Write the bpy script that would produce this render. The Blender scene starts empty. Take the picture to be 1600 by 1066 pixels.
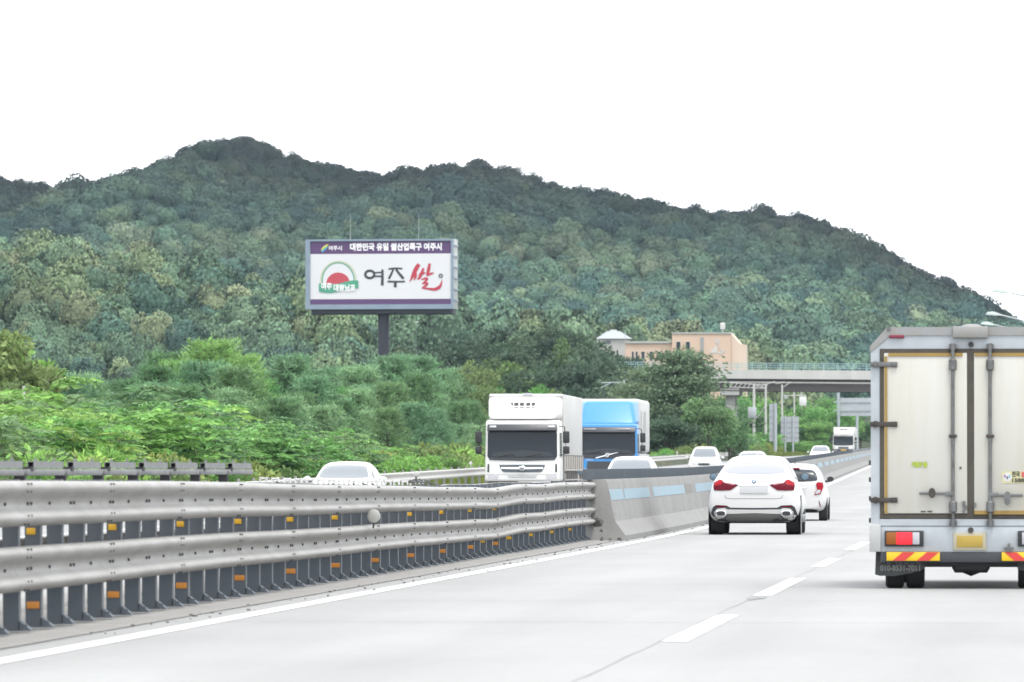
import bpy, bmesh, math, random
import numpy as np
from mathutils import Vector, Matrix
from mathutils.bvhtree import BVHTree
from mathutils.geometry import delaunay_2d_cdt

random.seed(7)
rng = np.random.default_rng(7)
scene = bpy.context.scene
COL = scene.collection
PI = math.pi

# ------------------------------------------------------------------ camera
# expressway runs along +Y; the passenger's long lens is turned a little left of it
EYE = 1.25          # eye height above the road, metres
YAW = 0.08          # lens turned left of the road axis
PITCH = 0.0202
cam_data = bpy.data.cameras.new('camera')
cam = bpy.data.objects.new('camera', cam_data)
COL.objects.link(cam)
cam.location = (0, 0, EYE)
cam.rotation_euler = (PI / 2 + PITCH, 0, YAW)
cam_data.sensor_width = 36
cam_data.lens = 225
cam_data.dof.use_dof = True
cam_data.dof.focus_distance = 110
cam_data.dof.aperture_fstop = 8
cam_data.clip_start = 0.5
cam_data.clip_end = 30000
scene.camera = cam
HAZE = 2.7e-5

# ------------------------------------------------------------------ sky + sun
SUN_EL, SUN_AZ = math.radians(68), math.radians(150)   # azimuth clockwise from +Y
world = bpy.data.worlds.new('World')
scene.world = world
world.use_nodes = True
wn, wl = world.node_tree.nodes, world.node_tree.links
sky = wn.new('ShaderNodeTexSky')
sky.sky_type = 'NISHITA'
sky.sun_disc = False
sky.sun_elevation = SUN_EL
sky.sun_rotation = SUN_AZ
sky.dust_density = 3.0
hs = wn.new('ShaderNodeHueSaturation')
hs.inputs['Saturation'].default_value = 0.35
wl.new(sky.outputs[0], hs.inputs['Color'])
mx = wn.new('ShaderNodeMixRGB')            # a closed veil of bright cloud over the blue
mx.inputs[0].default_value = 0.8
mx.inputs[2].default_value = (9.0, 9.2, 9.5, 1)
wl.new(hs.outputs[0], mx.inputs[1])
wl.new(mx.outputs[0], wn['Background'].inputs[0])
wn['Background'].inputs[1].default_value = 0.11

sun_data = bpy.data.lights.new('sun', 'SUN')
sun_data.energy = 0.9
sun_data.angle = math.radians(14)
sun_data.color = (1.0, 0.96, 0.9)
sun = bpy.data.objects.new('sun', sun_data)
COL.objects.link(sun)
sd = Vector((math.sin(SUN_AZ) * math.cos(SUN_EL), math.cos(SUN_AZ) * math.cos(SUN_EL), math.sin(SUN_EL)))
sun.rotation_euler = sd.to_track_quat('Z', 'Y').to_euler()
sun.location = sd * 50

scene.view_settings.view_transform = 'Standard'
scene.view_settings.look = 'None'
scene.view_settings.gamma = 1
scene.view_settings.exposure = 1.5
scene.cycles.use_denoising = True
scene.cycles.max_bounces = 6
scene.cycles.diffuse_bounces = 3
scene.cycles.glossy_bounces = 3
scene.cycles.transmission_bounces = 3
scene.cycles.volume_bounces = 1
scene.cycles.transparent_max_bounces = 6

# ------------------------------------------------------------------ the lie of the road
def softp(y):
    t = (y - 150.0) / 18.0
    return 18.0 * (np.logaddexp(0, t) if isinstance(y, np.ndarray) else (t if t > 30 else math.log1p(math.exp(t))))
def road_dx(y):
    k = np.maximum(y - 480.0, 0.0) if isinstance(y, np.ndarray) else max(y - 480.0, 0.0)
    return -0.0145 * softp(y) + 4e-5 * k * k          # bears left, then swings back right under the bridge
def road_z(y): return 0.0048 * softp(y)
def R(x, y, z=0.0): return (x + road_dx(y), y, z + road_z(y))
def heading(y): return -math.atan((road_dx(y + 1) - road_dx(y - 1)) / 2)     # z rotation that lines +Y up with the road
def x_at(px, y):                  # where a sight line of the survey photograph crosses depth y
    return math.tan(math.atan((px - 800) / 10000.0) - YAW) * y
def z_at(py, y): return EYE + y * (735 - py) / 10000.0

# ------------------------------------------------------------------ materials
MATS = {}
def mat(name, color=(.5, .5, .5), rough=.6, metal=0.0, noise=0.0, nscale=5.0, spec=.5, bump=0.0, bscale=40.0,
        coat=0.0, color2=None, emit=0.0, trans=0.0, coords='Object', stretch=(1, 1, 1), detail=6.0):
    if name in MATS: return MATS[name]
    m = bpy.data.materials.new(name)
    m.use_nodes = True
    n, l = m.node_tree.nodes, m.node_tree.links
    b = n['Principled BSDF']
    b.inputs['Base Color'].default_value = (*color, 1)
    b.inputs['Roughness'].default_value = rough
    b.inputs['Metallic'].default_value = metal
    b.inputs['Specular IOR Level'].default_value = spec
    b.inputs['Coat Weight'].default_value = coat
    b.inputs['Coat Roughness'].default_value = 0.08
    b.inputs['Transmission Weight'].default_value = trans
    if emit:
        b.inputs['Emission Color'].default_value = (*color, 1)
        b.inputs['Emission Strength'].default_value = emit
    if noise or bump:
        tc = n.new('ShaderNodeTexCoord')
        mp = n.new('ShaderNodeMapping'); mp.inputs['Scale'].default_value = stretch
        l.new(tc.outputs[coords], mp.inputs[0])
    if noise:
        nz = n.new('ShaderNodeTexNoise')
        nz.inputs['Scale'].default_value = nscale
        nz.inputs['Detail'].default_value = detail
        nz.inputs['Roughness'].default_value = .62
        l.new(mp.outputs[0], nz.inputs['Vector'])
        rp = n.new('ShaderNodeMapRange')
        rp.inputs['From Min'].default_value = .3; rp.inputs['From Max'].default_value = .7
        l.new(nz.outputs[0], rp.inputs['Value'])
        mi = n.new('ShaderNodeMixRGB')
        c2 = color2 or tuple(c * (1 - noise) for c in color)
        mi.inputs[1].default_value = (*color, 1); mi.inputs[2].default_value = (*c2, 1)
        l.new(rp.outputs[0], mi.inputs[0])
        l.new(mi.outputs[0], b.inputs['Base Color'])
    if bump:
        nb = n.new('ShaderNodeTexNoise')
        nb.inputs['Scale'].default_value = bscale; nb.inputs['Detail'].default_value = 5
        l.new(mp.outputs[0], nb.inputs['Vector'])
        bp = n.new('ShaderNodeBump'); bp.inputs['Strength'].default_value = bump; bp.inputs['Distance'].default_value = .02
        l.new(nb.outputs[0], bp.inputs['Height'])
        l.new(bp.outputs[0], b.inputs['Normal'])
    MATS[name] = m
    return m

def leaf_mat(name, color, rough=.6, transl=.35):
    """foliage: the colour attribute 'tint' varies leaf by leaf and tree by tree"""
    if name in MATS: return MATS[name]
    m = bpy.data.materials.new(name); m.use_nodes = True
    n, l = m.node_tree.nodes, m.node_tree.links
    b = n['Principled BSDF']; out = n['Material Output']
    at = n.new('ShaderNodeAttribute'); at.attribute_name = 'tint'
    mu = n.new('ShaderNodeMixRGB'); mu.blend_type = 'MULTIPLY'; mu.inputs[0].default_value = 1
    mu.inputs[1].default_value = (*color, 1)
    l.new(at.outputs['Color'], mu.inputs[2])
    oi = n.new('ShaderNodeObjectInfo')
    hv = n.new('ShaderNodeHueSaturation')
    r1 = n.new('ShaderNodeMapRange'); r1.inputs['To Min'].default_value = .475; r1.inputs['To Max'].default_value = .525
    l.new(oi.outputs['Random'], r1.inputs['Value']); l.new(r1.outputs[0], hv.inputs['Hue'])
    r2 = n.new('ShaderNodeMapRange'); r2.inputs['To Min'].default_value = 1.2; r2.inputs['To Max'].default_value = .8
    l.new(oi.outputs['Random'], r2.inputs['Value']); l.new(r2.outputs[0], hv.inputs['Value'])
    l.new(mu.outputs[0], hv.inputs['Color'])
    l.new(hv.outputs[0], b.inputs['Base Color'])
    b.inputs['Roughness'].default_value = rough
    b.inputs['Specular IOR Level'].default_value = .3
    tr = n.new('ShaderNodeBsdfTranslucent'); l.new(hv.outputs[0], tr.inputs['Color'])
    ms = n.new('ShaderNodeMixShader'); ms.inputs[0].default_value = transl
    l.new(b.outputs[0], ms.inputs[1]); l.new(tr.outputs[0], ms.inputs[2])
    l.new(ms.outputs[0], out.inputs['Surface'])
    MATS[name] = m
    return m

# ------------------------------------------------------------------ builders
def tag(o, label=None, cat=None, group=None, kind=None):
    if label: o['label'] = label
    if cat: o['category'] = cat
    if group: o['group'] = group
    if kind: o['kind'] = kind
    return o

def link(name, me, m=None, parent=None, loc=None, rotz=0.0):
    o = bpy.data.objects.new(name, me)
    COL.objects.link(o)
    if m is not None and me is not None and not me.materials: me.materials.append(m)
    if parent is not None: o.parent = parent
    if loc is not None: o.location = loc
    if rotz: o.rotation_euler[2] = rotz
    return o

def empty(name, loc=(0, 0, 0), rotz=0.0, label=None, cat=None, group=None):
    o = link(name, None, loc=loc, rotz=rotz)
    o.empty_display_size = .3
    return tag(o, label, cat, group)

class MB:
    """collects simple solids and links them as one mesh object"""
    def __init__(s): s.v = []; s.f = []
    def add(s, vs, fs):
        k = len(s.v); s.v.extend(vs); s.f.extend([tuple(i + k for i in f) for f in fs]); return s
    def box(s, c, d, rz=0.0, rx=0.0, ry=0.0):
        hx, hy, hz = d[0] / 2, d[1] / 2, d[2] / 2
        M = Matrix.Translation(c) @ Matrix.Rotation(rz, 4, 'Z') @ Matrix.Rotation(ry, 4, 'Y') @ Matrix.Rotation(rx, 4, 'X')
        vs = [tuple(M @ Vector((sx * hx, sy * hy, sz * hz))) for sz in (-1, 1) for sy in (-1, 1) for sx in (-1, 1)]
        return s.add(vs, [(0, 2, 3, 1), (4, 5, 7, 6), (0, 1, 5, 4), (2, 6, 7, 3), (0, 4, 6, 2), (1, 3, 7, 5)])
    def tube(s, pts, r, n=8, cap=True):
        pts = [Vector(p) for p in pts]
        rs = r if isinstance(r, (list, tuple)) else [r] * len(pts)
        vs = []
        for i, p in enumerate(pts):
            a = pts[max(0, i - 1)]; b = pts[min(len(pts) - 1, i + 1)]
            t = (b - a).normalized()
            u = t.cross(Vector((0, 0, 1)))
            if u.length < .01: u = t.cross(Vector((1, 0, 0)))
            u.normalize(); w = t.cross(u)
            for k in range(n):
                an = 2 * PI * k / n
                vs.append(tuple(p + (u * math.cos(an) + w * math.sin(an)) * rs[i]))
        fs = [(i * n + k, i * n + (k + 1) % n, (i + 1) * n + (k + 1) % n, (i + 1) * n + k) for i in range(len(pts) - 1) for k in range(n)]
        if cap:
            fs.append(tuple(reversed(range(n)))); fs.append(tuple(range((len(pts) - 1) * n, len(pts) * n)))
        return s.add(vs, fs)
    def prism(s, outline, y0, y1, axis='Y'):
        """outline: (a,b) loop; axis Y -> (x,z) swept in y; X -> (y,z) swept in x; Z -> (x,y) swept in z"""
        n = len(outline)
        def P(a, b, c): return (a, c, b) if axis == 'Y' else ((c, a, b) if axis == 'X' else (a, b, c))
        vs = [P(a, b, y0) for a, b in outline] + [P(a, b, y1) for a, b in outline]
        fs = [tuple(range(n))[::-1], tuple(range(n, 2 * n))] + [(i, (i + 1) % n, n + (i + 1) % n, n + i) for i in range(n)]
        return s.add(vs, fs)
    def lathe(s, prof, n=20, c=(0, 0, 0), axis='Z'):
        """prof: list of (radius, height)"""
        vs = []
        for r, h in prof:
            for k in range(n):
                a = 2 * PI * k / n
                p = (r * math.cos(a), r * math.sin(a), h)
                if axis == 'X': p = (p[2], p[0], p[1])
                if axis == 'Y': p = (p[0], p[2], p[1])
                vs.append((p[0] + c[0], p[1] + c[1], p[2] + c[2]))
        fs = [(i * n + k, i * n + (k + 1) % n, (i + 1) * n + (k + 1) % n, (i + 1) * n + k) for i in range(len(prof) - 1) for k in range(n)]
        fs.append(tuple(reversed(range(n)))); fs.append(tuple(range((len(prof) - 1) * n, len(prof) * n)))
        return s.add(vs, fs)
    def mesh(s, name, smooth=False, bevel=0.0, seg=2, angle=35):
        me = bpy.data.meshes.new(name)
        me.from_pydata(s.v, [], s.f)
        bm = bmesh.new(); bm.from_mesh(me)
        bmesh.ops.recalc_face_normals(bm, faces=bm.faces)
        if bevel:
            es = [e for e in bm.edges if len(e.link_faces) == 2 and e.calc_face_angle(0) > math.radians(40)]
            bmesh.ops.bevel(bm, geom=es, offset=bevel, segments=seg, affect='EDGES', profile=.5, clamp_overlap=True)
        bm.to_mesh(me); bm.free()
        if smooth or bevel:
            for p in me.polygons: p.use_smooth = True
            if hasattr(me, 'set_sharp_from_angle'): me.set_sharp_from_angle(angle=math.radians(angle))
        return me
    def build(s, name, m, parent=None, loc=None, rotz=0.0, **kw):
        return link(name, s.mesh(name, **kw), m, parent, loc, rotz)

def box(name, c, d, m, parent=None, bevel=0.0, **kw):
    return MB().box(c, d, **kw).build(name, m, parent, bevel=bevel)

def text_mesh(body, size=1.0, bold=0.0, depth=0.0, align='CENTER', width=None):
    cu = bpy.data.curves.new('lettering', 'FONT')
    cu.body = body; cu.size = size; cu.offset = bold; cu.extrude = depth
    cu.align_x = align; cu.align_y = 'CENTER'; cu.resolution_u = 3
    o = bpy.data.objects.new('lettering', cu); COL.objects.link(o)
    bpy.context.view_layer.update()
    dg = bpy.context.evaluated_depsgraph_get()
    me = bpy.data.meshes.new_from_object(o.evaluated_get(dg))
    bpy.data.objects.remove(o); bpy.data.curves.remove(cu)
    if width and len(me.vertices):
        xs = [v.co.x for v in me.vertices]
        k = width / max(1e-6, max(xs) - min(xs))
        c = (max(xs) + min(xs)) / 2 if align == 'CENTER' else min(xs)
        for v in me.vertices: v.co.x = (v.co.x - c) * k
    return me

def flat_text(name, body, m, parent, loc, size, facing='-Y', bold=0.0, width=None, align='CENTER', depth=.001):
    """lettering in the XZ plane, read from -Y (or from +Y)"""
    me = text_mesh(body, size, bold, depth, align, width)
    o = link(name, me, m, parent, loc)
    me.materials.clear(); me.materials.append(m)
    o.rotation_euler = (PI / 2, 0, 0 if facing == '-Y' else PI)
    return o

def copy_tree(o, parent=None):
    c = o.copy(); COL.objects.link(c); c.parent = parent
    for ch in o.children: copy_tree(ch, c)
    return c

def ribbon(pts, widths, y, th=.02):
    """brush stroke: a flat variable-width strip in the XZ plane"""
    mb = MB(); L = []; Rr = []
    for i, (x, z) in enumerate(pts):
        a = pts[max(0, i - 1)]; b = pts[min(len(pts) - 1, i + 1)]
        dx, dz = b[0] - a[0], b[1] - a[1]; d = math.hypot(dx, dz) or 1
        nx, nz = -dz / d, dx / d; w = widths[i] / 2
        L.append((x + nx * w, z + nz * w)); Rr.append((x - nx * w, z - nz * w))
    n = len(pts)
    vs = [(a, y, b) for a, b in L] + [(a, y, b) for a, b in Rr] + [(a, y + th, b) for a, b in L] + [(a, y + th, b) for a, b in Rr]
    fs = []
    for i in range(n - 1):
        fs += [(i, i + 1, n + i + 1, n + i), (2 * n + i, 3 * n + i, 3 * n + i + 1, 2 * n + i + 1),
               (i, 2 * n + i, 2 * n + i + 1, i + 1), (n + i, n + i + 1, 3 * n + i + 1, 3 * n + i)]
    fs += [(0, n, 3 * n, 2 * n), (n - 1, 3 * n - 1, 4 * n - 1, 2 * n - 1)]
    return mb.add(vs, fs)

# ================================================================== the lie of the land
# skyline of the wooded hill, surveyed as (px, py) and carried to its distance
SKY_PTS = [(-250, 262), (-120, 270), (0, 285), (70, 290), (110, 308), (140, 303), (200, 281), (260, 260), (330, 236), (380, 217), (430, 242),
           (490, 260), (560, 271), (610, 283), (680, 266), (740, 266), (800, 274), (850, 288), (890, 305), (950, 306), (1000, 314),
           (1060, 327), (1120, 334), (1180, 334), (1240, 341), (1300, 361), (1350, 380), (1400, 409), (1450, 438), (1500, 462),
           (1550, 492), (1600, 530), (1700, 590), (1850, 650), (2100, 690)]
RIDGE_Y = 2450.0
_sx = np.array([x_at(p, RIDGE_Y) for p, q in SKY_PTS])
_sz = np.array([z_at(q, RIDGE_Y) for p, q in SKY_PTS]) - 8.5      # crowns stand on it
SPUR_PTS = [(-250, 380), (0, 425), (120, 432), (200, 450), (300, 462), (400, 478), (480, 492), (560, 510), (650, 520), (800, 528), (950, 545), (1100, 570), (1300, 600), (1700, 660)]
SPUR_Y = 1250.0
_px = np.array([x_at(p, SPUR_Y) for p, q in SPUR_PTS])
_pz = np.array([z_at(q, SPUR_Y) for p, q in SPUR_PTS]) - 5.0

KNOLL = (x_at(850, 800), 800.0)       # small wooded knoll beside the interchange

def sstep(t):
    t = np.clip(t, 0, 1); return t * t * (3 - 2 * t)
def vnoise(x, y, s, seed=0):
    """smooth lattice noise, -1..1"""
    x = np.asarray(x) / s; y = np.asarray(y) / s
    xi, yi = np.floor(x).astype(int), np.floor(y).astype(int)
    fx, fy = x - xi, y - yi
    fx, fy = fx * fx * (3 - 2 * fx), fy * fy * (3 - 2 * fy)
    def h(a, b):
        n = np.sin(a * 127.1 + b * 311.7 + seed * 74.7) * 43758.5453
        return 2 * (n - np.floor(n)) - 1
    return (h(xi, yi) * (1 - fx) + h(xi + 1, yi) * fx) * (1 - fy) + (h(xi, yi + 1) * (1 - fx) + h(xi + 1, yi + 1) * fx) * fy

def ground_h(x, y):
    x = np.asarray(x, float); y = np.asarray(y, float)
    base = road_z(np.clip(y, -200, 1000)) - 0.06
    rel = x - road_dx(np.clip(y, -200, 1000))
    # verges fall away a little beyond the hard shoulders, then roll
    fall = -0.9 * sstep((np.abs(rel + 7) - 15.5) / 8.0)
    flat = base + fall + 0.5 * vnoise(x, y, 30, 3) * sstep((np.abs(rel + 7) - 18) / 20)
    ridge = np.interp(x, _sx, _sz)
    t = (y - 1620.0) / (RIDGE_Y - 1620.0)
    up = np.where(t < 1, sstep(np.clip(t, 0, 1)) * .35 + np.clip(t, 0, 1) ** 1.15 * .65, np.exp(-((np.maximum(t, 1) - 1) * 1.6) ** 2))
    main = (ridge - 14) * up + (4.5 * vnoise(x, y, 120, 1) + 2.2 * vnoise(x, y, 45, 2)) * np.clip(t, 0, 1) * (1 - np.clip((t - .55) / .35, 0, 1))
    spur = np.interp(x, _px, _pz)
    ts = (y - 1000.0) / (SPUR_Y - 1000.0)
    us = np.where(ts < 1, sstep(ts), np.exp(-((np.maximum(ts, 1) - 1) / 1.1) ** 2))
    low = np.where(y > 900, 14.0 * sstep((y - 900) / 700.0), 0)
    sp = (spur - flat) * us * np.where(y < SPUR_Y, 1, 1) + 1.5 * vnoise(x, y, 60, 5) * us
    kn = 9.0 * np.exp(-((x - KNOLL[0]) / 12.0) ** 2 - ((y - KNOLL[1]) / 45.0) ** 2)
    return flat + kn + np.maximum(np.maximum(sp, low), np.where(t > 0, main + 14, 0))

def build_ground():
    ys = np.concatenate([np.linspace(-150, 150, 16), np.linspace(170, 1000, 60), np.linspace(1015, 2700, 110), np.linspace(2800, 4000, 12), [6000, 9000, 14000]])
    xs = np.concatenate([[-9000, -4000, -2000, -1200, -800], np.linspace(-620, -60, 76), np.linspace(-54, 60, 39), np.linspace(68, 400, 40), [600, 900, 1500, 3000, 9000]])
    X, Y = np.meshgrid(xs, ys)
    Z = ground_h(X, Y)
    nx, ny = len(xs), len(ys)
    v = np.stack([X, Y, Z], -1).reshape(-1, 3)
    i = np.arange(nx * ny).reshape(ny, nx)
    f = np.stack([i[:-1, :-1], i[:-1, 1:], i[1:, 1:], i[1:, :-1]], -1).reshape(-1, 4)
    me = bpy.data.meshes.new('ground')
    me.from_pydata(v.tolist(), [], f.tolist())
    for p in me.polygons: p.use_smooth = True
    o = link('ground', me, mat('forest_floor', (.02, .03, .014), .95, noise=.5, nscale=.08, color2=(.035, .045, .02), spec=.1))
    tag(o, kind='structure')
    return o
build_ground()

# ------------------------------------------------------------------ carriageways
def strip_mesh(name, x0, x1, y0, y1, z, step=10.0, nx=1):
    n = max(2, int((y1 - y0) / step) + 1)
    ys = np.linspace(y0, y1, n); v = []; f = []
    for y in ys:
        for k in range(nx + 1): v.append(R(x0 + (x1 - x0) * k / nx, float(y), z))
    for j in range(n - 1):
        for k in range(nx):
            a = j * (nx + 1) + k
            f.append((a, a + 1, a + nx + 2, a + nx + 1))
    me = bpy.data.meshes.new(name); me.from_pydata(v, [], f)
    return me

def road_material():
    m = mat('road_concrete', (.255, .257, .254), .85, spec=.2)
    n, l = m.node_tree.nodes, m.node_tree.links
    b = n['Principled BSDF']
    tc = n.new('ShaderNodeTexCoord')
    def nz(scale, sx, sy, det=5):
        mp = n.new('ShaderNodeMapping'); mp.inputs['Scale'].default_value = (sx, sy, 1)
        l.new(tc.outputs['Object'], mp.inputs[0])
        t = n.new('ShaderNodeTexNoise'); t.inputs['Scale'].default_value = scale; t.inputs['Detail'].default_value = det
        l.new(mp.outputs[0], t.inputs['Vector']); return t
    a = nz(.9, 1, .05); c = nz(.35, 1, .5); d = nz(9, 1, 1, 3); e = nz(30, 1, 1, 3)
    def rng_(src, lo, hi, tl, th):
        r = n.new('ShaderNodeMapRange'); r.inputs['From Min'].default_value = lo; r.inputs['From Max'].default_value = hi
        r.inputs['To Min'].default_value = tl; r.inputs['To Max'].default_value = th
        l.new(src, r.inputs['Value']); return r.outputs[0]
    def mul(p, q):
        t = n.new('ShaderNodeMath'); t.operation = 'MULTIPLY'; l.new(p, t.inputs[0]); l.new(q, t.inputs[1]); return t.outputs[0]
    k = mul(mul(rng_(a.outputs[0], .35, .65, .92, 1.03), rng_(c.outputs[0], .3, .7, .93, 1.03)), mul(rng_(d.outputs[0], .3, .7, .96, 1.03), rng_(e.outputs[0], .3, .7, .95, 1.03)))
    sp = n.new('ShaderNodeSeparateXYZ'); l.new(tc.outputs['Object'], sp.inputs[0])        # rubber-darkened wheel paths
    wv = n.new('ShaderNodeMath'); wv.operation = 'SINE'; ml = n.new('ShaderNodeMath'); ml.operation = 'MULTIPLY'; ml.inputs[1].default_value = 3.3
    l.new(sp.outputs['X'], ml.inputs[0]); l.new(ml.outputs[0], wv.inputs[0])
    k = mul(k, rng_(wv.outputs[0], -1, 1, .97, 1.0))
    hsv = n.new('ShaderNodeHueSaturation'); hsv.inputs['Color'].default_value = (.255, .257, .254, 1)
    l.new(k, hsv.inputs['Value']); l.new(hsv.outputs[0], b.inputs['Base Color'])
    return m
M_ROAD = road_material()
M_LINE = mat('road_paint', (.62, .63, .62), .6, noise=.25, nscale=3, color2=(.5, .5, .49))
M_JOINT = mat('joint_sealant', (.13, .13, .128), .8, noise=.6, nscale=4, color2=(.2, .2, .197))
M_STRIP = mat('median_concrete', (.228, .222, .21), .9, noise=.25, nscale=2.2, bump=.3, bscale=30)

road = link('road', strip_mesh('road', -8.0, 7.0, -60, 1000, 0.0), M_ROAD); tag(road, kind='structure')
road_b = link('road', strip_mesh('road', -22.0, -9.6, -60, 1000, 0.0), M_ROAD); tag(road_b, kind='structure')
med = link('median_strip', strip_mesh('median_strip', -9.7, -7.12, -60, 1000, 0.006), M_STRIP); tag(med, kind='structure')

link('edge_line', strip_mesh('edge_line', -6.78, -6.58, -20, 980, .004), M_LINE, road)
link('edge_line', strip_mesh('edge_line', 5.2, 5.4, -20, 980, .004), M_LINE, road)
link('edge_line', strip_mesh('edge_line', -10.45, -10.25, 20, 980, .004), M_LINE, road_b)
link('edge_line', strip_mesh('edge_line', -18.6, -18.4, 20, 980, .004), M_LINE, road_b)
# lane dashes: near ends measured on the road, 8 m long
def y_of(py): return EYE * 10000.0 / (py - 735)
DASH = [(y_of(1003), y_of(962)), (y_of(931), y_of(904)), (y_of(886), y_of(873)), (y_of(860), y_of(848))]
DASH_X = [-2.55, -2.61, -2.67, -2.72]
yy = DASH[-1][0]
while yy < 600:
    yy += 21.5; DASH.append((yy, yy + 9.5)); DASH_X.append(-2.8)
for (a, b), x in zip(DASH, DASH_X):
    link('lane_dash', strip_mesh('lane_dash', x - .093, x + .093, a, b, .004, 6), M_LINE, road)
for k in range(24):
    link('lane_dash', strip_mesh('lane_dash', -14.5, -14.3, 60 + 21 * k, 69 + 21 * k, .004, 6), M_LINE, road_b)
# longitudinal joint under the lane line, slab joints across, ragged crack beside the median
def wander(x0, amp, y0, y1, w, name, parent, step=.6, seed=1, z=.0025, fade=0.0):
    ys = np.arange(y0, y1, step)
    xs = x0 + amp * vnoise(ys, ys * 0, 2.5, seed) + amp * .5 * vnoise(ys, ys * 0, .9, seed + 3)
    v = []; f = []
    for i, (x, y) in enumerate(zip(xs, ys)):
        ww = w * (1 + .6 * float(vnoise(y, 0, 1.3, seed + 9)))
        v += [R(float(x) - ww / 2, float(y), z), R(float(x) + ww / 2, float(y), z)]
        if i: f.append((2 * i - 2, 2 * i - 1, 2 * i + 1, 2 * i))
    me = bpy.data.meshes.new(name); me.from_pydata(v, [], f)
    return link(name, me, M_JOINT, parent)
wander(-2.66, .012, 30, 140, .008, 'joint', road, seed=2, step=.3)
wander(-7.10, .02, 30, 112, .006, 'crack', road, seed=5)
for k, y in enumerate((52.5, 61.0, 70.2, 79.5, 89, 99, 110, 123)):
    v = [R(x, y + .04 * math.sin(x * 3 + k), .002) for x in np.linspace(-7.0, 5.0, 25)] + [R(x, y + .035 + .04 * math.sin(x * 3 + k), .002) for x in np.linspace(-7.0, 5.0, 25)]
    me = bpy.data.meshes.new('joint'); me.from_pydata(v, [], [(i, i + 1, 26 + i, 25 + i) for i in range(24)])
    link('joint', me, mat('slab_joint', (.205, .206, .205), .85), road)
# spalled patch on the joint between two dashes
v = []; cx, cy = -2.62, 62.5
for k in range(14):
    a = 2 * PI * k / 14; r = 1 + .45 * math.sin(k * 2.7) * math.cos(k * 1.3)
    v.append(R(cx + .09 * r * math.cos(a), cy + .8 * r * math.sin(a), .005))
me = bpy.data.meshes.new('spall'); me.from_pydata(v, [], [tuple(range(14))])
link('spall', me, M_JOINT, road)
# grit and crumbs swept against the median
mb = MB()
for k in range(150):
    y = random.uniform(48, 150); x = -7.15 + abs(random.gauss(0, .22)); s = random.uniform(.006, .022)
    p = R(x, y, .004 + s * .3); mb.box(p, (s, s * random.uniform(.8, 2.0), s * .7), rz=random.random() * 3)
o = mb.build('grit', mat('grit', (.12, .115, .105), .9)); tag(o, 'scattered crumbs of dark grit along the median kerb', 'grit', kind='stuff')

# ================================================================== median guardrail (steel, two W-beams on close-set posts)
M_GALV = mat('galvanised_rail', (.262, .257, .247), .6, metal=.05, noise=.3, nscale=2.4, color2=(.19, .183, .168), stretch=(1, .5, 2), bump=.15, bscale=20)
M_POST = mat('post_steel', (.068, .085, .105), .55, metal=.3, noise=.35, nscale=5, color2=(.09, .10, .11))
M_POSTB = mat('post_foot', (.11, .13, .15), .6, metal=.3, noise=.35, nscale=8)
M_TUBE = mat('grey_tube', (.2, .205, .205), .6, metal=.2, noise=.3, nscale=4)
M_DARK = mat('dark_void', (.012, .012, .013), .7)
M_YEL = mat('yellow_reflector', (.6, .34, .02), .4)
M_ORA = mat('orange_reflector', (.48, .19, .025), .4)
M_BOLT = mat('bolt_dark', (.06, .062, .065), .5, metal=.5)
M_WHITE = mat('white_plastic', (.55, .55, .54), .4, noise=.15, nscale=6)

rail = empty('median_guardrail', R(-8.2, 80, 0), label='long steel median guardrail with two corrugated beams on close-set dark posts', cat='guardrail')
RX, RY = rail.location.x, rail.location.y
def L(x, y, z):                       # road coordinates -> the guardrail's own
    p = R(x, y, z); return (p[0] - RX, p[1] - RY, p[2] - rail.location.z)

WPROF = [(0.0, .385), (.022, .392), (.05, .385), (.074, .365), (.083, .338), (.08, .31), (.066, .283), (.04, .25), (.026, .225), (.022, .195),
         (.026, .165), (.04, .14), (.066, .112), (.08, .09), (.083, .068), (.078, .046), (.06, .022), (.03, .004), (-.005, -.004)]
PITCH_PANEL = 4.4
P0 = 39.3
N_PANEL = 17
# knocks that bent the beams out of line (sideways, up) at each joint
KNOCK = {11: (.0, -.02), 12: (-.05, -.045), 13: (.02, .0), 14: (-.01, -.012), 15: (.01, .004), 16: (-.02, 0), 17: (.0, -.008), 10: (.01, -.01)}
def knock(y):
    t = (y - P0) / PITCH_PANEL; i = math.floor(t); f = t - i; f = f * f * (3 - 2 * f)
    a = KNOCK.get(i, (.006 * math.sin(i * 2.1), .004 * math.sin(i * 1.7))); b = KNOCK.get(i + 1, (.006 * math.sin((i + 1) * 2.1), .004 * math.sin((i + 1) * 1.7)))
    return a[0] + (b[0] - a[0]) * f, a[1] + (b[1] - a[1]) * f
def hgt(y):                          # the fence stands a little lower towards the barrier
    t = min(1, max(0, (y - 46) / 42)); return 1 - .115 * t * t * (3 - 2 * t)

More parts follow.
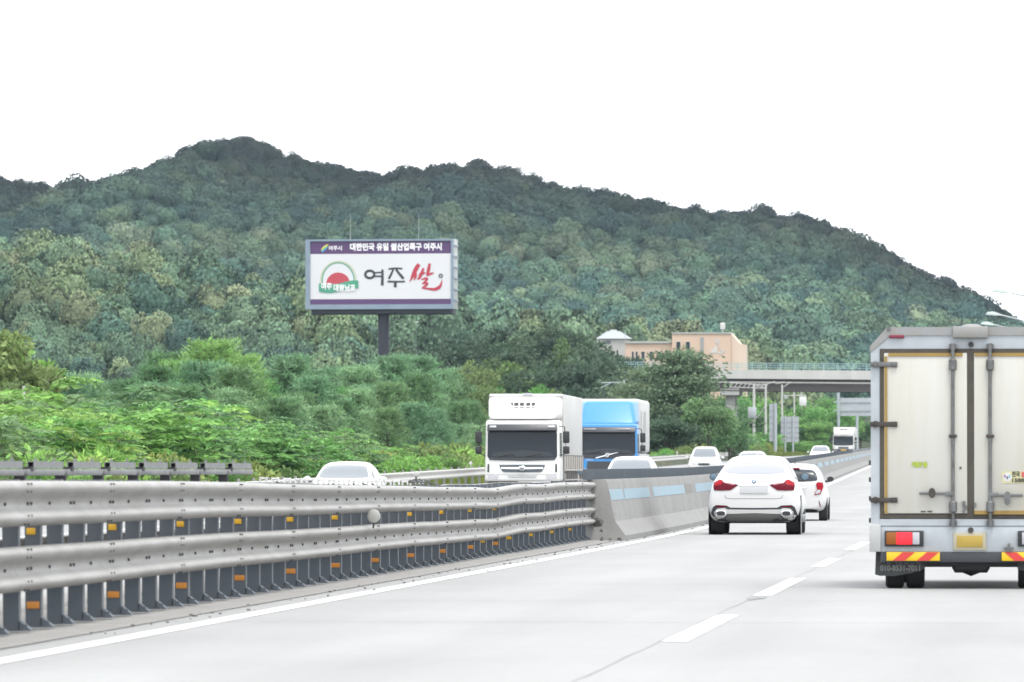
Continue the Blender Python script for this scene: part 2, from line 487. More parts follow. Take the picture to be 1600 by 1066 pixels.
def beam(y0, y1, xf, z0, side, lap):
    n = 8; v = []; f = []; m = len(WPROF)
    for layer, off in ((0, 0.0), (1, -.006)):
        for j in range(n + 1):
            y = y0 + (y1 - y0) * j / n
            kx, kz = knock(y)
            for (a, b) in WPROF:
                v.append(L(xf + side * (a * 1.5 + off + lap) + kx, y, (z0 + b * .885) * hgt(y) + kz))
    K = (n + 1) * m
    for j in range(n):
        for i in range(m - 1):
            a = j * m + i
            f.append((a, a + 1, a + m + 1, a + m)); f.append((K + a, K + a + m, K + a + m + 1, K + a + 1))
        for i in (0, m - 1):
            a = j * m + i; f.append((a, a + m, K + a + m, K + a))
    for j in (0, n):
        for i in range(m - 1):
            a = j * m + i; f.append((a, a + 1, K + a + 1, K + a))
    me = bpy.data.meshes.new('rail_beam'); me.from_pydata(v, [], f)
    bm = bmesh.new(); bm.from_mesh(me); bmesh.ops.recalc_face_normals(bm, faces=bm.faces); bm.to_mesh(me); bm.free()
    for p in me.polygons: p.use_smooth = True
    me.set_sharp_from_angle(angle=math.radians(50))
    return me
ZB = (.325, .825)
XF, XB = -7.66, -8.66
bolts = MB()
for i in range(N_PANEL):
    y0 = P0 + i * PITCH_PANEL; y1 = y0 + PITCH_PANEL - .01
    for z0 in ZB:
        link('rail_beam', beam(y0, y1, XF, z0, 1, 0.0), M_GALV, rail)
        link('rail_beam', beam(y0, y1, XB, z0, -1, 0.0), M_GALV, rail)
        # splice bolts and post bolts
        for dy in (.08, .24):
            for bz, bx in ((.30, .072), (.365, .074), (.09, .076), (.015, .06)):
                kx, kz = knock(y0 + dy)
                bolts.box(L(XF + bx * 1.5 + .004 + kx, y0 + dy, (z0 + bz * .885) * hgt(y0) + kz), (.016, .022, .016))
        for q in range(4):
            for dy in ((.55, .72) if q % 2 == 0 and i < 8 else (.55,)):
                yb = y0 + q * 1.1 + dy
                kx, kz = knock(yb)
                bolts.box(L(XF + .038 + kx, yb, (z0 + .172) * hgt(yb) + kz), (.022, .034, .024))
bolts.build('bolt', M_BOLT, rail)['kind'] = 'stuff'

# posts
pm = MB()
pm.box((0, -.045, .58), (.125, .012, 1.16)); pm.box((-.056, .01, .58), (.012, .10, 1.16)); pm.box((.056, .01, .58), (.012, .10, 1.16))
pm.box((0, .045, .30), (.10, .012, .5))
post_me = pm.mesh('post', bevel=.004, seg=1)
fm = MB()
fm.prism([(-.09, 0), (.15, 0), (.15, .012), (.072, .075), (.068, .075), (.068, .012), (-.09, .012)], -.07, .07)
fm.box((-.06, 0, .016), (.03, .03, .03)); fm.box((.11, -.045, .03), (.03, .03, .04))
foot_me = fm.mesh('post_foot')
y = P0 + .5; k = 0
post_ys = []
while y < P0 + N_PANEL * PITCH_PANEL - .2:
    post_ys.append(y)
    for side, xx in ((1, XF - .075),):
        po = link('post', post_me, M_POST, rail, L(xx + knock(y)[0] * .5, y, .02))
        po.scale = (1, 1, hgt(y))
        po.rotation_euler = (random.uniform(-.006, .006), random.uniform(-.012, .012), 0)
        if side == 1:
            link('post_foot', foot_me, M_POSTB, po)
            if k % 4 == 1 and y < 96:
                box('reflector', (-.012, -.055, .755), (.07, .006, .052), M_YEL, po, bevel=.002)
                box('reflector', (.0, -.056, .175), (.1, .007, .055), M_ORA, po, bevel=.002)
            if y > 89 and k % 4 == 3:
                box('reflector', (.0, -.056, .24), (.09, .007, .05), M_YEL, po, bevel=.002)
    # tie between the two faces
    box('tie_bar', L(-8.2, y, 1.08 * hgt(y)), (.78, .05, .05), M_POST, rail)
    k += 1; y += 1.1
# hollow grey tubes bolted along the top on the near stretch
y = 36.0
while y < 66:
    t = MB()
    for s in (-1, 1):
        t.box((s * .026, .8, 0), (.006, 1.6, .058)); t.box((0, .8, s * .026), (.046, 1.6, .006))
    to = t.build('top_tube', M_TUBE, rail, L(-8.12, y + .55, 1.295))
    box('tube_void', (0, .82, 0), (.046, 1.5, .046), M_DARK, to)
    for yy in (.25, 1.25): MB().lathe([(.016, .03), (.016, .045), (.007, .045), (.007, .062)], 8, (0, yy, 0)).build('tube_bolt', M_TUBE, to)
    box('lower_tube', L(-8.10, y + 1.1, 1.232), (.06, 2.02, .052), M_TUBE, rail, bevel=.004)
    box('tube_stand', L(-8.10, y + .3, 1.262), (.075, .14, .035), M_DARK, rail)
    box('tube_leg', L(-8.12, y, 1.17), (.09, .1, .11), M_DARK, rail)
    y += 2.2
# small white caps further on, a few of them broken
cap = MB(); cap.box((-.032, 0, .03), (.022, .03, .06)); cap.box((.032, 0, .03), (.022, .03, .06)); cap.box((0, 0, .046), (.07, .03, .02))
cap_me = cap.mesh('bracket', bevel=.004, seg=1)
shard = MB(); shard.box((.05, -.01, -.01), (.09, .012, .016), ry=.6); shard.box((.085, -.01, -.045), (.02, .012, .05), ry=-.3)
shard_me = shard.mesh('broken_clip')
for i, y in enumerate(np.arange(66.6, 84.6, 1.1)):
    bo = link('bracket', cap_me, M_WHITE, rail, L(-7.95, float(y), 1.185 * hgt(float(y))))
    bo.rotation_euler = (0, random.uniform(-.08, .08), random.uniform(-.3, .3))
    if i in (1, 6, 8, 9, 10, 14, 15, 16): link('broken_clip', shard_me, M_BOLT, bo).rotation_euler = (0, random.uniform(-.4, .5), 0)
tg = MB()
for k in range(5):
    a = random.uniform(-.6, .6); tg.tube([(.02 * k, 0, .01), (.05 + .05 * k, .1 * k, .04 + .02 * math.sin(k)), (.08 + .07 * k, .2 * k, -.03)], .007, 5)
tg.build('torn_strap', M_BOLT, rail, L(-7.93, 82.0, 1.08))
# round white delineators clipped to the beam
def disc(x, y, z, r, name):
    d = MB().lathe([(r * .9, -.012), (r, 0), (r * .97, .006), (r * .8, .012), (r * .3, .016), (0.001, .017)], 28, (0, 0, 0), 'Y')
    d.v = [(a, -b, c) for a, b, c in d.v]
    do = d.build(name, mat('delineator_back', (.37, .37, .35), .45, noise=.12, nscale=12), rail, L(x, y, z), smooth=True)
    MB().tube([(-.02, .02, -r * .9), (.0, .02, -r * 1.25), (-.01, .03, -r * 1.75)], .012, 6).build('delineator_stem', M_BOLT, do)
disc(-7.50, 73.6, .72, .078, 'round_delineator')
disc(-8.75, 92.0, 1.19, .045, 'round_delineator')

# ================================================================== concrete median barrier
def stained_concrete():
    m = mat('barrier_concrete', (.20, .2, .193), .9, noise=.3, nscale=1.1, color2=(.155, .153, .148), bump=.35, bscale=18)
    n, l = m.node_tree.nodes, m.node_tree.links
    b = n['Principled BSDF']; src = b.inputs['Base Color'].links[0].from_socket
    tc = n.new('ShaderNodeTexCoord')
    mp = n.new('ShaderNodeMapping'); mp.inputs['Scale'].default_value = (1, .35, 1.6); l.new(tc.outputs['Object'], mp.inputs[0])
    t = n.new('ShaderNodeTexNoise'); t.inputs['Scale'].default_value = 4.5; t.inputs['Detail'].default_value = 9; t.inputs['Roughness'].default_value = .75
    l.new(mp.outputs[0], t.inputs['Vector'])
    r = n.new('ShaderNodeMapRange'); r.inputs['From Min'].default_value = .57; r.inputs['From Max'].default_value = .7; l.new(t.outputs[0], r.inputs['Value'])
    sx = n.new('ShaderNodeSeparateXYZ'); l.new(tc.outputs['Object'], sx.inputs[0])       # tyre rubber band, knee height
    g = n.new('ShaderNodeMapRange'); g.inputs['From Min'].default_value = .75; g.inputs['From Max'].default_value = .42; l.new(sx.outputs['Z'], g.inputs['Value'])
    g2 = n.new('ShaderNodeMapRange'); g2.inputs['From Min'].default_value = .12; g2.inputs['From Max'].default_value = .3; l.new(sx.outputs['Z'], g2.inputs['Value'])
    m1 = n.new('ShaderNodeMath'); m1.operation = 'MULTIPLY'; l.new(g.outputs[0], m1.inputs[0]); l.new(g2.outputs[0], m1.inputs[1])
    m2 = n.new('ShaderNodeMath'); m2.operation = 'MULTIPLY'; l.new(m1.outputs[0], m2.inputs[0]); l.new(r.outputs[0], m2.inputs[1])
    mi = n.new('ShaderNodeMixRGB'); mi.inputs[2].default_value = (.06, .058, .056, 1); l.new(m2.outputs[0], mi.inputs[0]); l.new(src, mi.inputs[1])
    l.new(mi.outputs[0], b.inputs['Base Color'])
    return m
M_BARR = stained_concrete()
M_BLUE = mat('sky_blue_paint', (.155, .26, .325), .7, noise=.5, nscale=1.8, color2=(.185, .225, .245))
M_SCREEN = mat('glare_screen_grey', (.07, .085, .10), .6, noise=.25, nscale=3)
BPROF = [(.60, -.03), (.60, .08), (.40, .33), (.25, 1.0), (.22, 1.07), (-.22, 1.07), (-.25, 1.0), (-.40, .33), (-.60, .08), (-.60, -.03)]
BX = -7.6
barrier = empty('concrete_barrier', R(BX, 112, 0), label='grey concrete median barrier with pale blue painted bars and dark screen on top', cat='barrier')
def LB(x, y, z):
    p = R(x, y, z); return (p[0] - barrier.location.x, p[1] - barrier.location.y, p[2])
def barrier_seg(y0, y1, ragged):
    n = max(2, int((y1 - y0) / 4)); v = []; f = []; m = len(BPROF)
    prof = BPROF
    if ragged:
        n = 10
    for j in range(n + 1):
        for i, (a, b) in enumerate(prof):
            y = y0 + (y1 - y0) * j / n
            if ragged and j == 0: y += .12 * math.sin(i * 2.3) - (.45 if b < .2 else 0)
            v.append(LB(BX + a, y, b))
    for j in range(n):
        for i in range(m):
            f.append((j * m + i, j * m + (i + 1) % m, (j + 1) * m + (i + 1) % m, (j + 1) * m + i))
    f.append(tuple(range(m))); f.append(tuple(range(n * m, (n + 1) * m)))
    mb = MB(); mb.add(v, f)
    return mb.build('barrier_segment', M_BARR, barrier, smooth=True, angle=20)
def face_x(z): return .25 + (.40 - .25) * (1.0 - z) / .67     # outer face of the profile between z=.33 and 1.0
seg_len = 18.0; y = 113.1
i = 0
while y < 900:
    y1 = y + (13.0 if i == 0 else seg_len)
    seg = barrier_seg(y, y1 - .03, i == 0)
    a, b = (y + .2, y + 3.6) if i == 0 else (y + .8, y1 - 4.5)
    spans = [(a, b)] if i else [(y + .05, y + 4.0), (y + 4.3, y1 - .4)]
    for (a, b) in spans:
        v = []; f = []; n = max(2, int((b - a) / 2))
        for j in range(n + 1):
            for z in (.70, .89): v.append(LB(BX + face_x(z) + .004, a + (b - a) * j / n + random.uniform(-.1, .1), z))
            if j: f.append((2 * j - 2, 2 * j - 1, 2 * j + 1, 2 * j))
        me = bpy.data.meshes.new('blue_bar'); me.from_pydata(v, [], f)
        link('blue_bar', me, M_BLUE, seg)
    if i and y < 330:                               # grooved stretch between bars
        for k in range(12):
            yy = y1 - 4.1 + k * .32; x = BX + face_x(.8)
            MB().box(LB(x + .003, yy, .80), (.02, .12, .2), ry=-.178).build('groove_rib', mat('pale_rib', (.23, .227, .218), .9), seg)
    # ribbed anti-glare screen
    s = MB()
    n = int((y1 - y) / .24) if y < 420 else 0
    for k in range(n):
        yy = y + (k + .5) * (y1 - y) / n
        s.box(LB(BX + .02, yy, 1.16), (.09, .15, .185), rz=.5)
    if n == 0:
        pts = [LB(BX - .03, y, 1.075), LB(BX + .06, y, 1.075), LB(BX + .06, y, 1.25), LB(BX - .03, y, 1.25), LB(BX - .03, y1, 1.075), LB(BX + .06, y1, 1.075), LB(BX + .06, y1, 1.25), LB(BX - .03, y1, 1.25)]
        s.add(pts, [(0, 1, 2, 3), (4, 7, 6, 5), (0, 4, 5, 1), (1, 5, 6, 2), (2, 6, 7, 3), (3, 7, 4, 0)])
    so = s.build('screen_slats', M_SCREEN, seg)
    so['kind'] = 'stuff'
    i += 1; y = y1
# the screen also runs a little over the near end
s = MB()
for k in range(4): s.box(LB(BX - .05, 112.3 + k * .24, 1.16), (.09, .15, .185), rz=.5)
s.build('screen_slats', M_SCREEN, barrier)['kind'] = 'stuff'
# broken lumps at the butt end
def lump(c, s, name, m, parent):
    bm = bmesh.new(); bmesh.ops.create_icosphere(bm, subdivisions=1, radius=1)
    for v in bm.verts:
        k = 1 + .4 * math.sin(v.co.x * 5 + c[0] * 9) * math.cos(v.co.y * 4 + v.co.z * 6 + c[1])
        v.co = Vector((c[0] + v.co.x * s[0] * k, c[1] + v.co.y * s[1] * k, c[2] + v.co.z * s[2] * k))
    me = bpy.data.meshes.new(name); bm.to_mesh(me); bm.free()
    return link(name, me, m, parent)
M_BROKEN = mat('broken_concrete', (.05, .048, .044), .95, noise=.6, nscale=9, color2=(.12, .117, .11))
for (dx, dy, dz, sz) in ((.14, 113.0, .1, .13), (.28, 112.95, .07, .10), (.08, 113.05, .28, .12), (.22, 113.08, .22, .10), (.42, 112.9, .04, .06), (.5, 112.6, .03, .04), (.36, 112.4, .02, .035), (.22, 112.2, .02, .04)):
    lump(LB(BX + dx, dy, dz), (sz, sz * 1.3, sz), 'broken_concrete', M_BROKEN, barrier)

# ================================================================== roadside guardrail beyond the far carriageway
far_rail = empty('roadside_guardrail', R(-21.6, 260, 0), label='low weathered guardrail along the far verge beyond the oncoming lanes', cat='guardrail')
def LF(x, y, z):
    p = R(x, y, z); return (p[0] - far_rail.location.x, p[1] - far_rail.location.y, p[2] - far_rail.location.z)
M_FRAIL = mat('weathered_rail', (.36, .355, .34), .55, metal=.1, noise=.35, nscale=.6, color2=(.34, .33, .30))
WP = WPROF[::2]
for i in range(46):
    y0 = 120 + i * 12.0; v = []; f = []; m = len(WP)
    for j in range(4):
        for (a, b) in WP: v.append(LF(-21.6 + a, y0 + 4.0 * j, .42 + b * .9))
    for j in range(3):
        for q in range(m - 1): f.append((j * m + q, j * m + q + 1, (j + 1) * m + q + 1, (j + 1) * m + q))
    me = bpy.data.meshes.new('rail_beam'); me.from_pydata(v, [], f)
    for p in me.polygons: p.use_smooth = True
    link('rail_beam', me, M_FRAIL, far_rail)
fp = MB().lathe([(.05, -.9), (.05, .82), (.04, .84), (.01, .85)], 10).mesh('post', smooth=True)
for i in range(139):
    p = link('post', fp, mat('dull_post', (.16, .16, .15), .7), far_rail, LF(-21.72, 120 + i * 4.0, 0))
for i in range(8):
    p = R(-21.6, 215 + i * 55, .9)
    do = MB().lathe([(.07, -.01), (.07, .01)], 16, axis='Y').build('delineator_disc', M_WHITE, far_rail, LF(-21.66, 215 + i * 55, .98))
    box('delineator_stem', (0, .02, -.15), (.03, .02, .3), M_WHITE, do)

# ================================================================== foliage meshes (numpy)
def leaf_mesh(name, V, F, T, m, smooth=None):
    """V (n,3), F (k,3) or (k,4), T (k,3) colour per face"""
    me = bpy.data.meshes.new(name)
    n, k, w = len(V), len(F), F.shape[1]
    me.vertices.add(n); me.vertices.foreach_set('co', V.astype(np.float32).ravel())
    me.loops.add(k * w); me.loops.foreach_set('vertex_index', F.astype(np.int32).ravel())
    me.polygons.add(k); me.polygons.foreach_set('loop_start', np.arange(0, k * w, w, dtype=np.int32))
    try: me.polygons.foreach_set('loop_total', np.full(k, w, dtype=np.int32))
    except Exception: pass
    if smooth is not None: me.polygons.foreach_set('use_smooth', smooth)
    me.update(calc_edges=True)
    at = me.attributes.new('tint', 'FLOAT_COLOR', 'FACE')
    at.data.foreach_set('color', np.concatenate([T, np.ones((k, 1))], 1).astype(np.float32).ravel())
    me.materials.append(m)
    return me

def unit(v): return v / np.maximum(1e-9, np.linalg.norm(v, axis=-1, keepdims=True))

# ---- far wood: one lumpy crown per tree, made of leaf clumps
def far_proto(seed, ntri=150, lobes=7, fine=1.0):
    """a rounded lumpy body with leaf clumps standing off it"""
    g = np.random.default_rng(seed)
    d = unit(g.normal(size=(lobes, 3))); d[:, 2] = np.abs(d[:, 2]) * .9 + .05
    cen = d * g.uniform(.3, .58 if lobes < 10 else .75, (lobes, 1)); cen[0] = (0, 0, .35)
    rad = g.uniform(.38, .58, lobes) * (1 if lobes < 10 else .72)
    def env(n):                        # outer surface of the union of lobes along direction n
        b_ = n @ cen.T; c_ = (cen ** 2).sum(1) - rad ** 2
        dis = b_ ** 2 - c_
        r = np.where(dis > 0, b_ + np.sqrt(np.maximum(dis, 0)), .3)
        return np.maximum(r.max(1), .35)
    bm = bmesh.new(); bmesh.ops.create_icosphere(bm, subdivisions=2, radius=1)
    iv = unit(np.array([v.co[:] for v in bm.verts])); bm.verts.index_update()
    fi = np.array([[v.index for v in f.verts] for f in bm.faces]); bm.free()
    keep = (iv[fi].mean(1)[:, 2] > -.2); fi = fi[keep]
    n = unit(g.normal(size=(ntri, 3))); n[:, 2] = np.where(n[:, 2] < -.2, -n[:, 2], n[:, 2])
    p = n * env(n)[:, None] * g.uniform(.9, 1.1, (ntri, 1))
    nn = unit(n + g.normal(size=(ntri, 3)) * .5)
    a = unit(np.cross(nn, g.normal(size=(ntri, 3)))); b = np.cross(nn, a)
    s = g.uniform(.09, .19, (ntri, 1)) * fine
    V = np.stack([p + a * s, p - a * s * .5 + b * s * .87, p - a * s * .6 - b * s * .8], 1).reshape(-1, 3)
    T = g.uniform(.8, 1.22, (ntri, 1)) * np.array([[1, 1, 1]]) * (1 + g.normal(size=(ntri, 3)) * .04)
    iv = iv * (env(iv) * g.uniform(.8, .93, len(iv)))[:, None]
    F = np.concatenate([np.arange(ntri * 3).reshape(-1, 3), fi + ntri * 3])
    N = np.concatenate([np.repeat(unit(n + g.normal(size=(ntri, 3)) * .3), 3, 0), unit(iv)])     # leaves lie with the crown's surface
    return np.concatenate([V, iv]), F, np.concatenate([T, np.full((len(fi), 3), .95)]), N

def crown_material(name, base):
    m = leaf_mat('foliage_' + name, base, .8, .12)
    nt = m.node_tree; n, l = nt.nodes, nt.links
    at = n.new('ShaderNodeAttribute'); at.attribute_name = 'lie'
    vt = n.new('ShaderNodeVectorTransform'); vt.vector_type = 'NORMAL'; vt.convert_from = 'OBJECT'; vt.convert_to = 'WORLD'
    l.new(at.outputs['Vector'], vt.inputs[0]); l.new(vt.outputs[0], n['Principled BSDF'].inputs['Normal'])
    ti = n.new('ShaderNodeAttribute'); ti.attribute_type = 'INSTANCER'; ti.attribute_name = 'species_shade_tint'
    for x in [x for x in n if x.type == 'HUE_SAT']:
        mu = n.new('ShaderNodeMixRGB'); mu.blend_type = 'MULTIPLY'; mu.inputs[0].default_value = 1
        l.new(x.inputs['Color'].links[0].from_socket, mu.inputs[1]); l.new(ti.outputs['Color'], mu.inputs[2]); l.new(mu.outputs[0], x.inputs['Color'])
    return m

def far_wood(name, regions, label, base, seed, ntri, lobes, fine, tall, kinds=9):
    """a far-off wood: one crown per tree, scattered with geometry nodes"""
    g = np.random.default_rng(seed)
    m = crown_material(name, base)
    pc = bpy.data.collections.new(name + '_crowns')
    for i in range(kinds):
        V, F, T, N = far_proto(100 + seed * 20 + i, ntri, lobes, fine)
        me = leaf_mesh('crown', V, F, T, m)
        la = me.attributes.new('lie', 'FLOAT_VECTOR', 'POINT'); la.data.foreach_set('vector', N.astype(np.float32).ravel())
        pc.objects.link(bpy.data.objects.new('crown', me))
    pos, size, tints = [], [], []
    for (y0, y1, sp, r0, r1, px0, px1) in regions:
        pts = []
        for y in np.arange(y0, y1, sp):
            for x in np.arange(x_at(px0, y), x_at(px1, y), sp):
                pts.append((x + g.uniform(-.5, .5) * sp, y + g.uniform(-.5, .5) * sp))
        P = np.array(pts); h = ground_h(P[:, 0], P[:, 1])
        rad = g.uniform(r0, r1, len(P)) * np.where(g.random(len(P)) < .14, 1.35, 1.0) * (1 + .2 * vnoise(P[:, 0], P[:, 1], 60, 11))
        top = h + rad * 1.9
        mxa = np.full(len(P), -9.0)          # leave out trees that stand wholly behind nearer ground
        for t in np.linspace(.3, .985, 60):
            mxa = np.maximum(mxa, (ground_h(P[:, 0] * t, P[:, 1] * t) - EYE) / (P[:, 1] * t))
        keep = (top - EYE) / P[:, 1] > mxa - .0002
        keep &= ~((P[:, 1] < 1040) & (P[:, 0] > x_at(925, 1000)) & (P[:, 0] < x_at(1180, 1000)))      # clearing round the buildings
        for (x, y), z, r in zip(P[keep], h[keep], rad[keep]):
            zs = g.uniform(*tall)
            pos.append((x, y, z + r * .6 * zs + g.normal() * .7)); size.append((r, r, r * zs))
            q = .5 + .5 * float(vnoise(x, y, 70, 21)) + g.normal() * .28        # species drift in patches
            if q < .3: tint = np.array([.6, .74, .84])
            elif q < .75: tint = np.array([.95, 1.0, .95])
            elif q < 1.0: tint = np.array([1.28, 1.17, .95])
            else: tint = np.array([1.5, 1.2, 1.05])
            tint = tint * g.uniform(.75, 1.28)
            if y < 1330: tint = tint * np.array([.92, 1, 1.05]) * min(1.0, 1.45 / tint.max())
            if y > 2000:                       # backlit tone put into the colour: crowns darken towards the ridge
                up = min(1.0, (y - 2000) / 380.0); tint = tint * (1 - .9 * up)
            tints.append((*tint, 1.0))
    k = len(pos)
    me = bpy.data.meshes.new(name); me.vertices.add(k); me.vertices.foreach_set('co', np.array(pos, np.float32).ravel())
    def attr(nm, ty, key, arr): me.attributes.new(nm, ty, 'POINT').data.foreach_set(key, arr.ravel())
    attr('size', 'FLOAT_VECTOR', 'vector', np.array(size, np.float32)); attr('species_shade_tint', 'FLOAT_COLOR', 'color', np.array(tints, np.float32))
    attr('spin', 'FLOAT_VECTOR', 'vector', np.stack([np.zeros(k), np.zeros(k), g.uniform(0, 6.283, k)], 1).astype(np.float32)); attr('which', 'INT', 'value', g.integers(0, kinds, k).astype(np.int32))
    ng = bpy.data.node_groups.new(name, 'GeometryNodeTree')
    ng.interface.new_socket('Geometry', in_out='INPUT', socket_type='NodeSocketGeometry'); ng.interface.new_socket('Geometry', in_out='OUTPUT', socket_type='NodeSocketGeometry')
    N_, L_ = ng.nodes, ng.links
    gi, go = N_.new('NodeGroupInput'), N_.new('NodeGroupOutput')
    ip = N_.new('GeometryNodeInstanceOnPoints'); ci = N_.new('GeometryNodeCollectionInfo')
    ci.inputs['Collection'].default_value = pc; ci.inputs['Separate Children'].default_value = True; ci.inputs['Reset Children'].default_value = True
    ip.inputs['Pick Instance'].default_value = True
    def named(nm, ty):
        a_ = N_.new('GeometryNodeInputNamedAttribute'); a_.data_type = ty; a_.inputs['Name'].default_value = nm; return a_.outputs['Attribute']
    e2r = N_.new('FunctionNodeEulerToRotation')
    L_.new(gi.outputs[0], ip.inputs['Points']); L_.new(ci.outputs[0], ip.inputs['Instance']); L_.new(named('which', 'INT'), ip.inputs['Instance Index'])
    L_.new(named('spin', 'FLOAT_VECTOR'), e2r.inputs[0]); L_.new(e2r.outputs[0], ip.inputs['Rotation']); L_.new(named('size', 'FLOAT_VECTOR'), ip.inputs['Scale'])
    L_.new(ip.outputs[0], go.inputs[0])
    o = link(name, me); o.modifiers.new('scatter', 'NODES').node_group = ng
    print(name, k, 'crowns')
    return tag(o, label, 'forest', kind='stuff')
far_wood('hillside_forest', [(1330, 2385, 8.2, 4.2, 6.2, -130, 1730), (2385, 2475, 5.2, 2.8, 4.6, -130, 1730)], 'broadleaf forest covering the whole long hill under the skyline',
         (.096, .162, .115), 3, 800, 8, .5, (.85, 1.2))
far_wood('lower_forest', [(1000, 1330, 6.0, 3.0, 4.6, -130, 1250)], 'paler wood on the near foot of the hill behind the billboard', (.135, .194, .118), 4, 2200, 13, .36, (1.0, 1.6))

# ---- nearer trees and shrubs: trunk, limbs and leaf-by-leaf crowns
def leaves(P, N, ln, wd, g, droop=.0, tint=None):
    """diamond leaves at P pointing along N"""
    k = len(P)
    d = unit(N + np.array([0, 0, -droop])); s = unit(np.cross(d, g.normal(size=(k, 3))))
    L_ = ln * g.uniform(.6, 1.3, (k, 1)); W_ = wd * g.uniform(.7, 1.3, (k, 1))
    up = np.cross(s, d) * L_ * .12
    V = np.stack([P, P + d * L_ * .45 + s * W_ * .5 + up, P + d * L_, P + d * L_ * .45 - s * W_ * .5 + up], 1).reshape(-1, 3)
    T = (tint if tint is not None else np.ones((k, 3))) * g.uniform(.7, 1.3, (k, 1))
    return V, T

